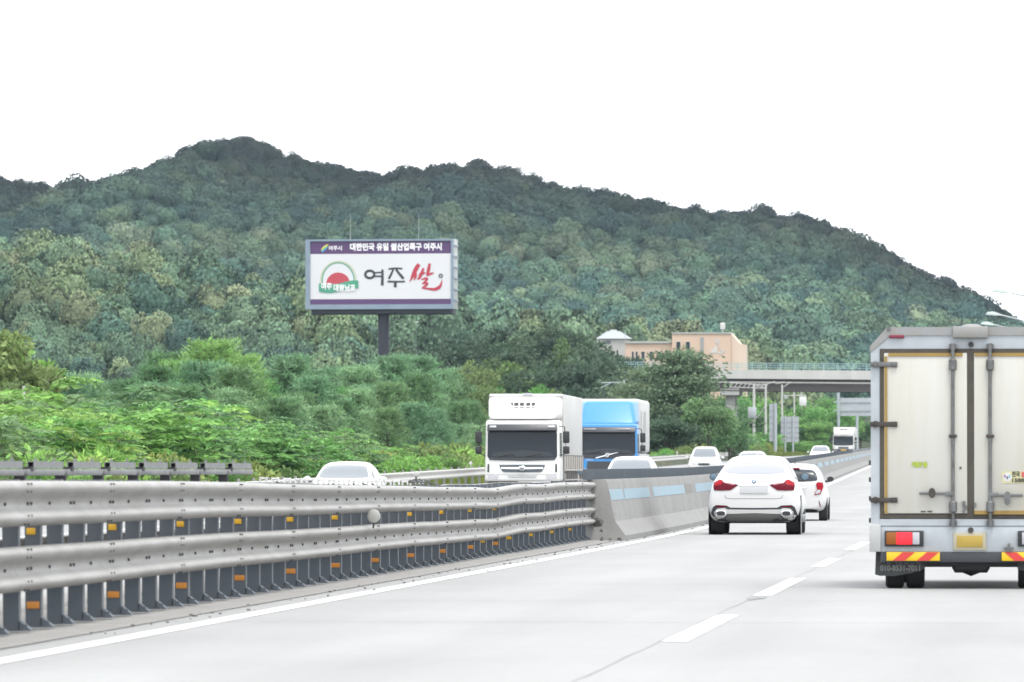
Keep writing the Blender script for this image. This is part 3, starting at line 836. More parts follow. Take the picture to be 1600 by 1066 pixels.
def tree_proto(kind, seed):
    g = np.random.default_rng(seed)
    tips = []; mb = MB()
    Vs, Ts = [], []
    if kind == 'broadleaf':            # unit: about 8 m tall
        H = 8.0
        mb.tube([(0, 0, -.6), (.1, 0, 1.6), (.05, .1, 3.2), (0, 0, 5.5)], [.22, .17, .13, .05], 8)
        nl = 26
        for i in range(nl):
            a = i * 2.4 + g.uniform(-.3, .3); z0 = g.uniform(1.0, 5.0); el = g.uniform(.1, .9)
            rr = g.uniform(1.4, 3.0) * (1 - .35 * max(0, (z0 - 3)) / 3)
            e = np.array([math.cos(a) * rr, math.sin(a) * rr, z0 + el * 2.4])
            mb.tube([(0, 0, z0), tuple(e * np.array([.5, .5, 1]) + np.array([0, 0, -.3])), tuple(e)], [.06, .04, .015], 5)
            tips.append((e, g.uniform(.7, 1.25)))
        tips.append((np.array([0, 0, 6.6]), 1.2)); tips.append((np.array([.3, .2, 5.2]), 1.4))
        for e, r in tips:
            k = 210
            n = unit(g.normal(size=(k, 3))); n[:, 2] *= .8
            p = e + n * r * g.uniform(.45, 1.05, (k, 1)) * np.array([1, 1, .75])
            V, T = leaves(p, n + g.normal(size=(k, 3)) * .6, .34, .2, g, .25)
            Vs.append(V); Ts.append(T * g.uniform(.75, 1.25))
    elif kind == 'pine':
        H = 8.0
        mb.tube([(0, 0, -.6), (0, 0, 4), (0, 0, 7.6)], [.17, .11, .03], 8)
        for z in np.arange(1.0, 7.6, .55):
            nb = 6
            for b in range(nb):
                a = b * 6.283 / nb + z * 1.7 + g.uniform(-.3, .3); rr = (2.3 * (1 - (z / 8.6) ** 1.5) + .25) * g.uniform(.7, 1.2)
                e = np.array([math.cos(a) * rr, math.sin(a) * rr, z + .35 * rr])
                mb.tube([(0, 0, z), tuple(e)], [.035, .012], 4, cap=False)
                for t in np.linspace(.35, 1.0, 4):           # upright needle tufts
                    c = np.array([e[0] * t, e[1] * t, z + (e[2] - z) * t]); k = 26
                    n = unit(g.normal(size=(k, 3)) * .8 + np.array([0, 0, .7]))
                    V, T = leaves(c + g.normal(size=(k, 3)) * .12, n, .42, .055, g)
                    Vs.append(V); Ts.append(T * g.uniform(.75, 1.3))
    elif kind == 'frond':              # young pinnate-leaved saplings, about 4 m
        H = 4.0
        for sx in range(6):
            bx, by = g.normal(size=2) * .7; hh = g.uniform(2.0, 3.9)
            top = np.array([bx + g.normal() * .35, by + g.normal() * .35, hh])
            mb.tube([(bx, by, -.5), ((bx + top[0]) / 2, (by + top[1]) / 2, hh * .5), tuple(top * np.array([1, 1, .93]))], [.022, .015, .006], 5)
            for fi in range(30):
                t = g.uniform(.2, 1.0) ** .8
                c = np.array([bx + (top[0] - bx) * t, by + (top[1] - by) * t, hh * t])
                a = g.uniform(0, 6.283); fl = g.uniform(.5, .95); u = np.array([math.cos(a), math.sin(a), 0])
                tone = g.uniform(.7, 1.3)
                for q in np.linspace(.15, 1, 8):
                    base = c + u * fl * q + np.array([0, 0, .42 * fl * q * (1.15 - 1.1 * q)])
                    sd = np.array([-u[1], u[0], 0])
                    for s in (-1, 1):
                        V, T = leaves(base[None] + g.normal(size=(1, 3)) * .01, (sd * s + u * .5)[None] + g.normal(size=(1, 3)) * .2, .24, .085, g, .35)
                        Vs.append(V); Ts.append(T * tone)
    elif kind == 'shrub':              # low rounded bush, about 2 m
        H = 2.0
        for i in range(16):
            a = g.uniform(0, 6.283); rr = g.uniform(.1, 1.1); e = np.array([math.cos(a) * rr, math.sin(a) * rr, g.uniform(.4, 1.6) * (1 - .3 * rr)])
            mb.tube([(e[0] * .2, e[1] * .2, -.3), tuple(e)], [.02, .008], 4, cap=False)
            k = 130; n = unit(g.normal(size=(k, 3))); p = e + n * g.uniform(.2, .5, (k, 1))
            V, T = leaves(p, n + g.normal(size=(k, 3)) * .5 + np.array([0, 0, .3]), .2, .075, g, .1)
            Vs.append(V); Ts.append(T * g.uniform(.75, 1.25))
    elif kind == 'layered':            # spreading tree with flat tiers
        H = 9.0
        mb.tube([(0, 0, -.8), (.1, 0, 2.5), (-.1, .1, 5), (.2, 0, 8.2)], [.24, .18, .12, .04], 8)
        for z in np.arange(.8, 8.8, .62):
            for b in range(6):
                a = g.uniform(0, 6.283); rr = (4.4 * (1 - (z / 9.8) ** 1.8) + .6) * g.uniform(.55, 1.1)
                e = np.array([math.cos(a) * rr, math.sin(a) * rr, z + g.uniform(-.2, .5)])
                mb.tube([(0, 0, z - .4), tuple(e * np.array([.6, .6, 1])), tuple(e)], [.05, .03, .012], 4, cap=False)
                for t in (.55, .8, 1.0):
                    k = 62
                    p = np.array([e[0] * t, e[1] * t, e[2]]) + g.normal(size=(k, 3)) * np.array([.75, .75, .2])
                    V, T = leaves(p, g.normal(size=(k, 3)) * np.array([1, 1, .35]), .36, .17, g, .3)
                    Vs.append(V); Ts.append(T * g.uniform(.7, 1.25))
    V = np.concatenate(Vs); T = np.concatenate(Ts)
    return V, T, mb.mesh('trunk', smooth=True), H

M_BARK = mat('bark', (.10, .09, .06), .95, noise=.4, nscale=6)
PROTO = {}
for kind, n in (('broadleaf', 4), ('pine', 4), ('frond', 5), ('shrub', 4), ('layered', 2)):
    PROTO[kind] = [tree_proto(kind, 40 + 10 * len(kind) + i) for i in range(n)]
COLS = {'dark': (.06, .098, .062), 'moss': (.085, .135, .08), 'sage': (.125, .185, .105), 'mid': (.12, .22, .095), 'pine': (.165, .295, .15), 'bright': (.18, .345, .085),
        'olive': (.14, .205, .075), 'yellow': (.23, .28, .085), 'fresh': (.145, .30, .09)}
CROWN = {}
def crown_mesh(kind, i, col):
    key = (kind, i, col)
    if key not in CROWN:
        V, T, tr, H = PROTO[kind][i]
        CROWN[key] = leaf_mesh('crown', V, np.arange(len(V)).reshape(-1, 4), T, leaf_mat('leaf_' + col, COLS[col], .55, .4))
    return CROWN[key]
def plant(kind, col, x, y, h, label, group=None, wide=1.0, name=None, cat='tree', i=None, sink=0.0):
    i = random.randrange(len(PROTO[kind])) if i is None else i
    z = float(ground_h(x, y)) - sink
    H = PROTO[kind][i][3]; s = h / H
    nm = name or {'broadleaf': 'broadleaf_tree', 'pine': 'pine_tree', 'frond': 'sapling', 'shrub': 'shrub', 'layered': 'spreading_tree'}[kind]
    t = empty(nm, (x, y, z), random.uniform(0, 6.28), label, cat, group)
    t.scale = (s * wide, s * wide, s)
    tr = PROTO[kind][i][2]
    link('trunk', tr, M_BARK, t); link('crown', crown_mesh(kind, i, col), None, t)
    return t
def y_for(px, rel):                    # depth at which the sight line px meets the road offset rel
    lo, hi = 60.0, 990.0
    for _ in range(50):
        m = (lo + hi) / 2
        if x_at(px, m) - road_dx(m) > rel: lo = m
        else: hi = m
    return (lo + hi) / 2
def h_to(py, y, x): return float(EYE + y * (735 - py) / 10000.0 - ground_h(x, y))

def where(px):
    for lim, w in ((90, 'at the far left edge'), (230, 'left of the grey guardrail tubes end'), (400, 'left of the billboard'), (500, 'under the billboard left half'), (590, 'just left of the billboard column'), (680, 'just right of the billboard column'), (2000, 'next to the white lorry')):
        if px < lim: return w

def row(kind, cols, pxs, rel, tops, jit, label, group, wide=1.0, cat='tree', hj=.12):
    for px in pxs:
        r = rel + random.uniform(-jit, jit); p = px + random.uniform(-8, 8)
        y = y_for(p, r); x = r + road_dx(y)
        t = np.interp(p, [a for a, b in tops], [b for a, b in tops])
        h = max(.8, h_to(t, y, x)) * random.uniform(1 - hj, 1 + hj * .6)
        plant(kind, random.choice(cols), x, y, h, label + ' ' + where(p) if px < 900 and len(label.split()) < 9 else label, group, wide * random.uniform(.9, 1.15), cat=cat)

# front thicket of bright saplings along the far verge
F_TOP = [(-60, 640), (60, 630), (150, 640), (230, 600), (330, 635), (430, 655), (520, 680), (600, 690), (700, 700), (760, 705)]
row('frond', ['bright', 'bright', 'fresh', 'mid'], range(-50, 770, 17), -26, F_TOP, 1.5, 'bright feathery sapling in the front thicket', 'saplings beside the oncoming lanes', 1.25, 'sapling', .34)
row('frond', ['bright', 'fresh', 'mid'], range(-50, 620, 22), -30, [(a, b - 12) for a, b in F_TOP], 1.5, 'taller bright sapling behind the front thicket', 'saplings beside the oncoming lanes', 1.3, 'sapling', .34)
row('shrub', ['yellow', 'bright', 'bright', 'olive'], range(-50, 780, 24), -24.0, [(-60, 700), (300, 705), (760, 712)], .6, 'low yellowish bush under the saplings', 'low bushes at the far verge', 1.3, 'bush')
row('shrub', ['yellow', 'olive', 'bright'], range(560, 790, 18), -27.0, [(560, 700), (700, 690), (790, 700)], 1.0, 'low yellowish bush at the foot of the sapling thicket', 'low bushes at the far verge', 1.3, 'bush')
# dense green pines behind
P_TOP = [(60, 600), (150, 585), (220, 570), (300, 545), (380, 560), (470, 570), (560, 572), (640, 562), (700, 588), (780, 610)]
row('pine', ['pine', 'pine', 'mid', 'fresh'], range(60, 790, 22), -50, P_TOP, 4, 'tall pine in the back row', 'pines below the billboard', 1.2, hj=.25)
row('pine', ['pine', 'mid'], range(40, 790, 27), -42, [(a, b + 26) for a, b in P_TOP], 3, 'pine in the middle row', 'pines below the billboard', 1.2, hj=.25)
row('pine', ['pine', 'mid'], range(180, 800, 36), -36, [(a, b + 52) for a, b in P_TOP], 2, 'low pine in the front row', 'pines below the billboard', 1.35)
# broadleaves at the left margin
for px, top, rel, col in ((-30, 480, -38, 'olive'), (8, 500, -40, 'bright'), (20, 575, -36, 'olive'), (75, 560, -52, 'mid'), (130, 575, -56, 'mid'), (-55, 540, -45, 'mid'), (40, 590, -47, 'dark')):
    y = y_for(px, rel); x = rel + road_dx(y)
    plant('broadleaf', col, x, y, h_to(top, y, x), 'broadleaf tree rising above the saplings at the far left edge', 'broadleaf trees at the left edge', .95)
# olive trees behind the white lorry
for px, top, rel, col, w in ((735, 552, -52, 'olive', .8), (775, 545, -54, 'olive', .85), (812, 560, -52, 'olive', .85), (845, 590, -47, 'bright', .8), (760, 590, -46, 'olive', .9), (700, 578, -52, 'mid', .9), (865, 600, -45, 'olive', .75), (800, 605, -42, 'mid', .9)):
    y = y_for(px, rel); x = rel + road_dx(y)
    plant('broadleaf', col, x, y, h_to(top, y, x), 'loose olive green tree standing behind the white lorry', 'olive trees behind the white lorry', w)
# dark wooded knoll
for k, (px, top) in enumerate([(690, 520), (715, 512), (745, 505), (775, 500), (800, 497), (830, 496), (860, 500), (890, 508), (920, 520), (945, 535), (965, 552), (985, 575), (760, 530), (820, 525), (880, 530), (930, 550), (900, 560), (850, 555), (960, 590), (915, 600), (940, 620), (980, 605), (955, 548), (975, 556), (992, 562), (1005, 585), (870, 498), (905, 505), (935, 518)]):
    y = 780 - (top - 500) * 1.1 + random.uniform(-10, 10); x = x_at(px, y)
    plant('broadleaf', ['dark', 'dark', 'moss'][k % 3], x, y, max(5, h_to(top, y, x)), 'dark rounded tree on the wooded knoll, ' + ('on its left slope' if px < 740 else 'behind the olive trees' if px < 800 else 'on its crest' if px < 885 else 'above the blue lorry' if px < 940 else 'beside the white house' if top < 570 else 'low beside the railway mast'), 'dark trees on the knoll', 1.0 if top < 560 else 1.1)
plant('broadleaf', 'olive', x_at(880, 748), 748, h_to(512, 748, x_at(880, 748)), 'pale half bare tree among the dark knoll trees', None, .5)
for px, top, y in ((943, 537, 930), (962, 536, 940), (985, 546, 925), (1003, 560, 900)):
    plant('broadleaf', 'dark', x_at(px, y), y, h_to(top, y, x_at(px, y)), 'dark rounded tree on the wooded knoll, in front of the white house', 'dark trees on the knoll', .8)
plant('broadleaf', 'olive', x_at(1070, 700), 700, h_to(524, 700, x_at(1070, 700)), 'slim olive tree rising in front of the peach building', None, .42, i=2)
# trees by the bridge
plant('layered', 'sage', x_at(1062, 600), 600, h_to(548, 600, x_at(1062, 600)), 'large dark tree with flat tiers in front of the peach building', None, 1.05, i=0)
plant('layered', 'sage', x_at(1020, 620), 620, h_to(575, 620, x_at(1020, 620)), 'dark tiered tree just right of the blue lorry', None, 1.0, i=1)
plant('broadleaf', 'mid', x_at(1108, 570), 570, h_to(607, 570, x_at(1108, 570)), 'rounded mid green tree in front of the tiered tree', None, .95, i=2)
plant('broadleaf', 'moss', x_at(1045, 560), 560, h_to(640, 560, x_at(1045, 560)), 'low dark tree at the foot of the tiered tree', None, 1.3, i=1)
plant('broadleaf', 'mid', x_at(1140, 585), 585, h_to(640, 585, x_at(1140, 585)), 'small green tree left of the roadside cabinets', None, 1.1, i=3)
for px, top, y in ((1258, 618, 905), (1290, 612, 920), (1235, 640, 880), (1312, 625, 950), (1275, 650, 880), (1225, 655, 860), (1300, 660, 900), (1345, 640, 985), (1180, 640, 900), (1160, 625, 900), (1205, 650, 915), (1150, 604, 905), (1170, 606, 910), (1140, 640, 870), (1195, 615, 930), (1142, 607, 880), (1150, 622, 872)):
    x = x_at(px, y)
    plant('broadleaf', random.choice(['mid', 'fresh', 'fresh']), x, y, h_to(top, y, x), 'green roadside tree under the overpass, ' + ('left of the masts' if px < 1175 else 'behind the sign backs' if px < 1240 else 'left of the far lorry' if px < 1305 else 'behind the far lorry'), 'trees under the overpass', 1.15)
row('frond', ['fresh', 'bright'], range(1110, 1240, 12), -25.5, [(1110, 690), (1150, 668), (1200, 665), (1240, 680)], 1.2, 'bright green sapling beside the grey sign backs', 'saplings beside the sign backs', 1.4, 'sapling')
row('frond', ['fresh', 'bright'], range(1240, 1300, 9), -23.8, [(1240, 682), (1300, 684)], .5, 'green bush on the far verge left of the distant white lorry', 'bushes left of the distant lorry', 1.4, 'bush')
row('shrub', ['yellow', 'olive', 'bright', 'olive'], range(1030, 1210, 9), -23.6, [(1030, 700), (1100, 692), (1210, 690)], .6, 'yellow green bush on the verge behind the oncoming cars', 'bushes on the verge', 1.4, 'bush')

# lone thin tree on the skyline at the far right
xs_, ys_ = x_at(1572, 1500), 1500
plant('broadleaf', 'dark', x_at(1568, 2100), 2100, 13, 'small airy tree alone on the skyline at the far right', None, .55, i=1)

# verge grass
def grass():
    g = np.random.default_rng(9); k = 26000
    y = 140 + 700 * g.random(k) ** 1.3; rel = -22.1 - 6.5 * g.random(k)
    x = rel + road_dx(y); z = ground_h(x, y)
    P = np.stack([x, y, z], 1); hgt = g.uniform(.4, 1.0, (k, 1)) * (1.1 - .35 * ((rel + 28.6) / 6.5)[:, None])
    a = g.uniform(0, 6.283, k); w = np.stack([np.cos(a), np.sin(a), 0 * a], 1) * g.uniform(.03, .07, (k, 1))
    lean = np.stack([g.normal(size=k) * .25, g.normal(size=k) * .25, np.ones(k)], 1)
    V = np.stack([P - w, P + w, P + lean * hgt], 1).reshape(-1, 3)
    T = np.where(g.random((k, 1)) < .3, np.array([[1.3, 1.05, .9]]), np.array([[1, 1, 1]])) * g.uniform(.7, 1.3, (k, 1))
    o = link('verge_grass', leaf_mesh('verge_grass', V, np.arange(k * 3).reshape(-1, 3), T, leaf_mat('grass', (.15, .19, .045), .6, .4)))
    tag(o, 'tall yellow green grass on the far verge behind the guardrail', 'grass', kind='stuff')
grass()

# ================================================================== vehicles
M_WPAINT = mat('white_car_paint', (.48, .48, .475), .4, coat=.15, spec=.25, noise=.04, nscale=2)
M_WPAINT2 = mat('white_truck_paint', (.58, .58, .57), .45, coat=.1, noise=.08, nscale=1.3, color2=(.52, .52, .50))
M_SILVER = mat('silver_car_paint', (.42, .42, .43), .4, coat=.2)
M_GLASS = mat('dark_glass', (.018, .024, .03), .25, spec=.35)
M_GLASS2 = mat('tinted_glass', (.014, .019, .025), .15, spec=.22)
M_GLASS3 = mat('sky_lit_glass', (.19, .20, .225), .25, spec=.3)
M_TYRE = mat('tyre_rubber', (.016, .016, .017), .85)
M_RIM = mat('alloy_rim', (.3, .3, .31), .35, metal=.8)
M_BLACK = mat('black_plastic', (.014, .015, .017), .6)
M_BLACK2 = mat('satin_black', (.02, .023, .028), .4)
M_CHROME = mat('chrome', (.72, .73, .75), .15, metal=1.0)
M_RED = mat('red_lamp', (.085, .003, .010), .4, spec=.1)
M_RED2 = mat('red_lamp_bright', (.24, .008, .016), .4, spec=.1)
M_LAMPW = mat('clear_lamp', (.36, .36, .38), .2, spec=.4)
M_BLUEM = mat('mirror_glass_blue', (.085, .15, .21), .12, spec=.8)
M_PLATE = mat('blank_plate', (.34, .345, .355), .6)
M_SEAM = mat('panel_seam', (.16, .16, .16), .8)

def subdiv(me, lvl):
    o = bpy.data.objects.new('tmp', me); COL.objects.link(o)
    md = o.modifiers.new('s', 'SUBSURF'); md.levels = lvl; md.render_levels = lvl
    bpy.context.view_layer.update()
    r = bpy.data.meshes.new_from_object(o.evaluated_get(bpy.context.evaluated_depsgraph_get()))
    bpy.data.objects.remove(o)
    for p in r.polygons: p.use_smooth = True
    return r

def loft_body(st, name):
    """st rows: y, hw_bot, hw_mid, hw_belt, hw_roof, z_bot, z_mid, z_belt, z_roof"""
    v = []; f = []
    for (y, hb, hm_, hl_, hr, zb, zm, zl, zr) in st:
        k = min(.06, (zr - zl) * .5)
        half = [(0, zb), (hb * .8, zb), (hb, zb + .05), (hm_, zm - .08), (hm_, zm + .06), (hl_, zl), (hr, zr - k), (hr * .72, zr - .004), (hr * .35, zr + .004)]
        ring = half + [(0, zr + .006)] + [(-a, b) for a, b in half[:0:-1]]
        v += [(a, y, b) for a, b in ring]
    n = len(v) // len(st)
    for j in range(len(st) - 1):
        for i in range(n): f.append((j * n + i, j * n + (i + 1) % n, (j + 1) * n + (i + 1) % n, (j + 1) * n + i))
    for j in (0, len(st) - 1):           # quad caps
        b = j * n
        for i in range(n // 2 - 1):
            a0, a1 = i, i + 1; c0, c1 = (n - i) % n, n - i - 1
            q = (b + a0, b + a1, b + c1, b + c0)
            if len(set(q)) == 4: f.append(q)
            else: f.append(tuple(dict.fromkeys(q)))
        a0 = n // 2 - 1
        f.append((b + a0, b + a0 + 1, b + a0 + 2)) if False else None
    mb = MB(); mb.add(v, f)
    return subdiv(mb.mesh(name), 2)

def bvh_of(me):
    return BVHTree.FromPolygons([v.co.copy() for v in me.vertices], [tuple(p.vertices) for p in me.polygons])

DIRS = {'rear': (lambda a, b: Vector((a, -6, b)), Vector((0, 1, 0))), 'front': (lambda a, b: Vector((a, 30, b)), Vector((0, -1, 0))),
        'right': (lambda a, b: Vector((8, a, b)), Vector((-1, 0, 0))), 'left': (lambda a, b: Vector((-8, a, b)), Vector((1, 0, 0))),
        'face': (lambda a, b: Vector((a, -6, b)), Vector((0, 1, 0)))}
def patch(name, bvh, outline, side, m, parent, off=.006, grid=.06, skirt=.012, round_=0):
    """a panel that follows the body under an outline given in the view from that side"""
    if round_:
        for _ in range(round_):
            o2 = []
            for i, (a, b) in enumerate(outline):
                c, d = outline[(i + 1) % len(outline)]
                o2 += [(a * .8 + c * .2, b * .8 + d * .2), (a * .2 + c * .8, b * .2 + d * .8)]
            outline = o2
    pts = []; n0 = len(outline)
    for i in range(n0):                 # densify the border
        a, b = outline[i]; c, d = outline[(i + 1) % n0]
        k = max(1, int(math.hypot(c - a, d - b) / grid))
        pts += [(a + (c - a) * t / k, b + (d - b) * t / k) for t in range(k)]
    nb = len(pts)
    xs = [p[0] for p in pts]; zs = [p[1] for p in pts]
    def inside(x, z):
        r = False; j = nb - 1
        for i in range(nb):
            if (zs[i] > z) != (zs[j] > z) and x < (xs[j] - xs[i]) * (z - zs[i]) / (zs[j] - zs[i]) + xs[i]: r = not r
            j = i
        return r
    inner = []
    g = grid
    for x in np.arange(min(xs) + g / 2, max(xs), g):
        for z in np.arange(min(zs) + g / 2, max(zs), g):
            if inside(x, z) and min(math.hypot(x - p[0], z - p[1]) for p in pts) > g * .4: inner.append((float(x), float(z)))
    res = delaunay_2d_cdt([Vector(p) for p in pts + inner], [(i, (i + 1) % nb) for i in range(nb)], [], 1, 1e-5)
    orig, d = DIRS[side]
    V = []; back = []; last = None
    for p in res[0]:
        loc, nor, idx, dist = bvh.ray_cast(orig(p.x, p.y), d)
        if loc is None:
            q = bvh.find_nearest(orig(p.x, p.y) + d * (abs((last[0] - orig(p.x, p.y)).dot(d)) if last else 6))
            loc, nor = q[0], q[1]
        if nor.dot(d) > 0: nor = -nor
        last = (loc, nor)
        o_ = orig(p.x, p.y)
        on_ray = o_ + d * ((loc - o_).dot(d))
        V.append(on_ray - d * off * .6 + nor * off * .6); back.append(on_ray + d * skirt)
    F = [tuple(t) for t in res[2]]
    n = len(V)
    cnt = {}
    for t in F:
        for i in range(len(t)):
            e = (t[i], t[(i + 1) % len(t)]); cnt[tuple(sorted(e))] = cnt.get(tuple(sorted(e)), 0) + 1
    sk = [(a, b, n + b, n + a) for (a, b), c in cnt.items() if c == 1]
    mb = MB(); mb.add([tuple(v) for v in V] + [tuple(v) for v in back], F + sk)
    return mb.build(name, m, parent, smooth=True, angle=60)

def mir(o): return [(-a, b) for a, b in o]
def sym(half):                             # half outline on the +x side, from top centre down to bottom centre
    return half + [(-a, b) for a, b in reversed(half) if a > 1e-6]

def wheel(parent, x, y, r, w, rim=M_RIM, name='wheel'):
    s = 1 if x > 0 else -1
    e = link(name, MB().lathe([(r * .6, -w / 2), (r * .93, -w / 2), (r, -w * .38), (r, w * .38), (r * .93, w / 2), (r * .6, w / 2)], 28, (0, 0, 0), 'X').mesh('wheel', smooth=True), M_TYRE, parent, (x, y, r))
    MB().lathe([(r * .62, -w * .44), (r * .62, w * .42 * 1), (r * .5, w * .44), (r * .12, w * .36), (.01, w * .38)], 20, (0, 0, 0), 'X').build('rim', rim, e, smooth=True).scale = (s, 1, 1)
    return e

# ---------------------------------------------------------------- white coupe-backed SUV
def suv():
    t = empty('suv_car', R(-5.12, 122.3, 0), heading(122), 'white coupe-backed SUV with red tail lamps driving away near the barrier', 'car')
    st = [(.02, .60, .68, .62, .54, .36, .55, .74, .80), (.05, .74, .82, .72, .62, .30, .56, .88, .97), (.14, .80, .875, .785, .66, .25, .57, 1.00, 1.085), (.24, .81, .88, .80, .69, .23, .58, 1.03, 1.105),
          (.55, .82, .885, .81, .67, .22, .58, 1.035, 1.22), (1.0, .82, .885, .81, .63, .22, .58, 1.03, 1.375), (1.55, .80, .875, .80, .59, .22, .58, 1.01, 1.48), (2.2, .80, .87, .80, .585, .22, .58, .98, 1.525),
          (2.75, .80, .87, .80, .585, .22, .58, .96, 1.50), (3.1, .80, .875, .80, .56, .22, .58, .96, 1.33), (3.5, .81, .88, .80, .62, .22, .58, .95, 1.09), (4.0, .81, .88, .78, .62, .24, .58, .88, .97), (4.35, .76, .83, .70, .55, .28, .56, .76, .82), (4.45, .6, .68, .58, .45, .33, .55, .68, .72)]
    me = loft_body(st, 'body'); body = link('body', me, M_WPAINT, t); bv = bvh_of(me)
    patch('rear_window', bv, sym([(0, 1.385), (.40, 1.375), (.52, 1.345), (.575, 1.22), (.55, 1.175), (0, 1.155)]), 'rear', M_GLASS3, t, round_=1)
    for s, nm in ((1, 'right'), (-1, 'left')):
        q = [(.65, 1.06), (.9, 1.2), (1.5, 1.38), (2.2, 1.45), (2.75, 1.42), (3.2, 1.1), (3.25, 1.04), (2.0, 1.06)]
        patch('side_window', bv, q, nm, M_GLASS, t, round_=1)
        lamp = [(.30, .955), (.33, .93), (.44, .855), (.60, .845), (.76, .85), (.775, .93), (.765, 1.0), (.70, 1.03), (.66, 1.055), (.60, 1.035), (.585, 1.005)]
        lp = patch('tail_lamp', bv, lamp if s > 0 else mir(lamp), 'rear', M_RED, t, off=.014, grid=.04)
        b2 = [(.60, 1.03), (.66, 1.05), (.70, 1.025), (.75, 1.0), (.76, .93), (.64, .95), (.60, .985)]
        patch('lamp_lens', bv, b2 if s > 0 else mir(b2), 'rear', M_RED2, lp, off=.018, grid=.04)
        hl_ = [(.36, .955), (.57, 1.0), (.565, .985), (.38, .945)]
        patch('lamp_strip', bv, hl_ if s > 0 else mir(hl_), 'rear', mat('pink_lamp', (.36, .14, .16), .3, spec=.3), lp, off=.019, grid=.04)
    patch('number_plate', bv, [(-.265, .925), (.265, .925), (.265, .79), (-.265, .79)], 'rear', M_PLATE, t, off=.012)
    patch('chrome_strip', bv, [(-.28, .952), (.28, .952), (.28, .94), (-.28, .94)], 'rear', M_CHROME, t, off=.012)
    seam = [(-.56, .76), (-.54, .70), (-.45, .685), (.45, .685), (.54, .70), (.56, .76), (.55, .762), (.53, .71), (.45, .695), (-.45, .695), (-.53, .71), (-.55, .762)]
    patch('boot_seam', bv, seam, 'rear', M_SEAM, t, off=.002, grid=.04)
    patch('spoiler_crease', bv, [(-.60, 1.082), (.60, 1.082), (.60, 1.072), (-.60, 1.072)], 'rear', mat('soft_seam', (.36, .36, .36), .6), t, off=.002)
    clad = sym([(0, .515), (.45, .52), (.52, .56), (.72, .57), (.78, .53), (.84, .36), (.80, .25), (.6, .24), (0, .24)])
    dk = patch('bumper_cladding', bv, clad, 'rear', M_BLACK2, t, off=.01)
    dif = sym([(0, .48), (.50, .485), (.56, .515), (.70, .50), (.755, .44), (.74, .345), (.69, .315), (.58, .325), (.50, .40), (0, .415)])
    patch('silver_diffuser', bv, dif, 'rear', mat('silver_trim', (.36, .36, .35), .4), dk, off=.022)
    patch('lower_diffuser', bv, sym([(0, .41), (.49, .395), (.55, .33), (.5, .26), (0, .25)]), 'rear', mat('grey_trim', (.085, .085, .08), .6), dk, off=.016)
    for s in (-1, 1):
        r_ = [(.52, .555), (.72, .56), (.74, .53), (.53, .53)]
        patch('bumper_reflector', bv, r_ if s > 0 else mir(r_), 'rear', M_RED, dk, off=.018, grid=.05)
        ex = MB()
        for k in range(2):
            rx, rz = (.098, .062) if k == 0 else (.078, .045)
            ring = [(s * .625 + rx * math.copysign(abs(math.cos(a)) ** .6, math.cos(a)), .41 + rz * math.copysign(abs(math.sin(a)) ** .6, math.sin(a))) for a in np.linspace(0, 2 * PI, 24, endpoint=False)]
            if k == 0: e_ = MB().prism(ring, -.045, .12).build('exhaust_tip', M_CHROME, t, bevel=.006)
            else: MB().prism(ring, -.048, .1).build('exhaust_bore', M_BLACK, e_)
        w = wheel(t, s * .735, .75, .335, .27); wheel(t, s * .745, 3.55, .335, .24)
        arch = MB().lathe([(.39, -.01), (.42, 0), (.42, .012), (.39, .012)], 30, (0, 0, 0), 'X').build('wheel_arch', M_BLACK2, t, (s * .872, .78, .34))
        arch.scale = (s, 1, 1)
        mo = MB().lathe([(.02, -.09), (.07, -.08), (.092, -.02), (.095, .03)], 18, (0, 0, 0), 'Y').build('mirror', M_WPAINT, t, (s * .89, 2.80, 1.11), smooth=True); mo.scale = (.85, -1, .75)
        MB().lathe([(.088, .031), (.08, .036), (.01, .038)], 18, (0, 0, 0), 'Y').build('mirror_glass', M_BLUEM, mo)
        MB().lathe([(.1, .027), (.1, .034), (.088, .034)], 18, (0, 0, 0), 'Y').build('mirror_rim', M_BLACK2, mo)
        box('mirror_arm', (s * .82, 2.78, 1.03), (.14, .07, .04), M_BLACK2, t, bevel=.01)
        box('sill_cladding', (s * .84, 2.15, .30), (.09, 2.3, .16), M_BLACK2, t, bevel=.03)
    box('underbody', (0, 2.2, .27), (1.3, 3.9, .1), M_BLACK, t, bevel=.03)
    box('rear_axle', (0, .75, .3), (1.2, .18, .12), M_BLACK, t, bevel=.03)
    # round badge, quartered blue and white, and model lettering on the boot
    loc, nor, _, _ = bv.ray_cast(Vector((0, -5, 1.02)), Vector((0, 1, 0)))
    bd = empty('badge', (0, loc.y - .012, 1.02)); bd.parent = t; bd.rotation_euler[0] = -.45
    MB().lathe([(.04, .012), (.04, 0), (.036, -.004), (.03, -.004)], 24, (0, 0, 0), 'Y').build('badge_ring', mat('badge_navy', (.03, .05, .09), .3), bd)
    for k in range(4):
        arc = [(0, 0)] + [(.026 * math.cos(a), .026 * math.sin(a)) for a in np.linspace(k * PI / 2, (k + 1) * PI / 2, 8)]
        MB().prism(arc, -.009, -.006).build('badge_quarter', M_WPAINT if k % 2 == 0 else mat('badge_blue', (.10, .25, .5), .3), bd)
    loc2, _, _, _ = bv.ray_cast(Vector((.46, -5, 1.03)), Vector((0, 1, 0)))
    flat_text('model_lettering', 'X6', M_CHROME, t, (.47, loc2.y - .012, 1.022), .06, width=.12)
    MB().prism([(0, 0), (.16, 0), (.1, .045), (.02, .05)], -.012, .012, 'X').build('roof_fin', M_WPAINT, t, (0, 1.75, 1.495), bevel=.005)
    return t
suv()

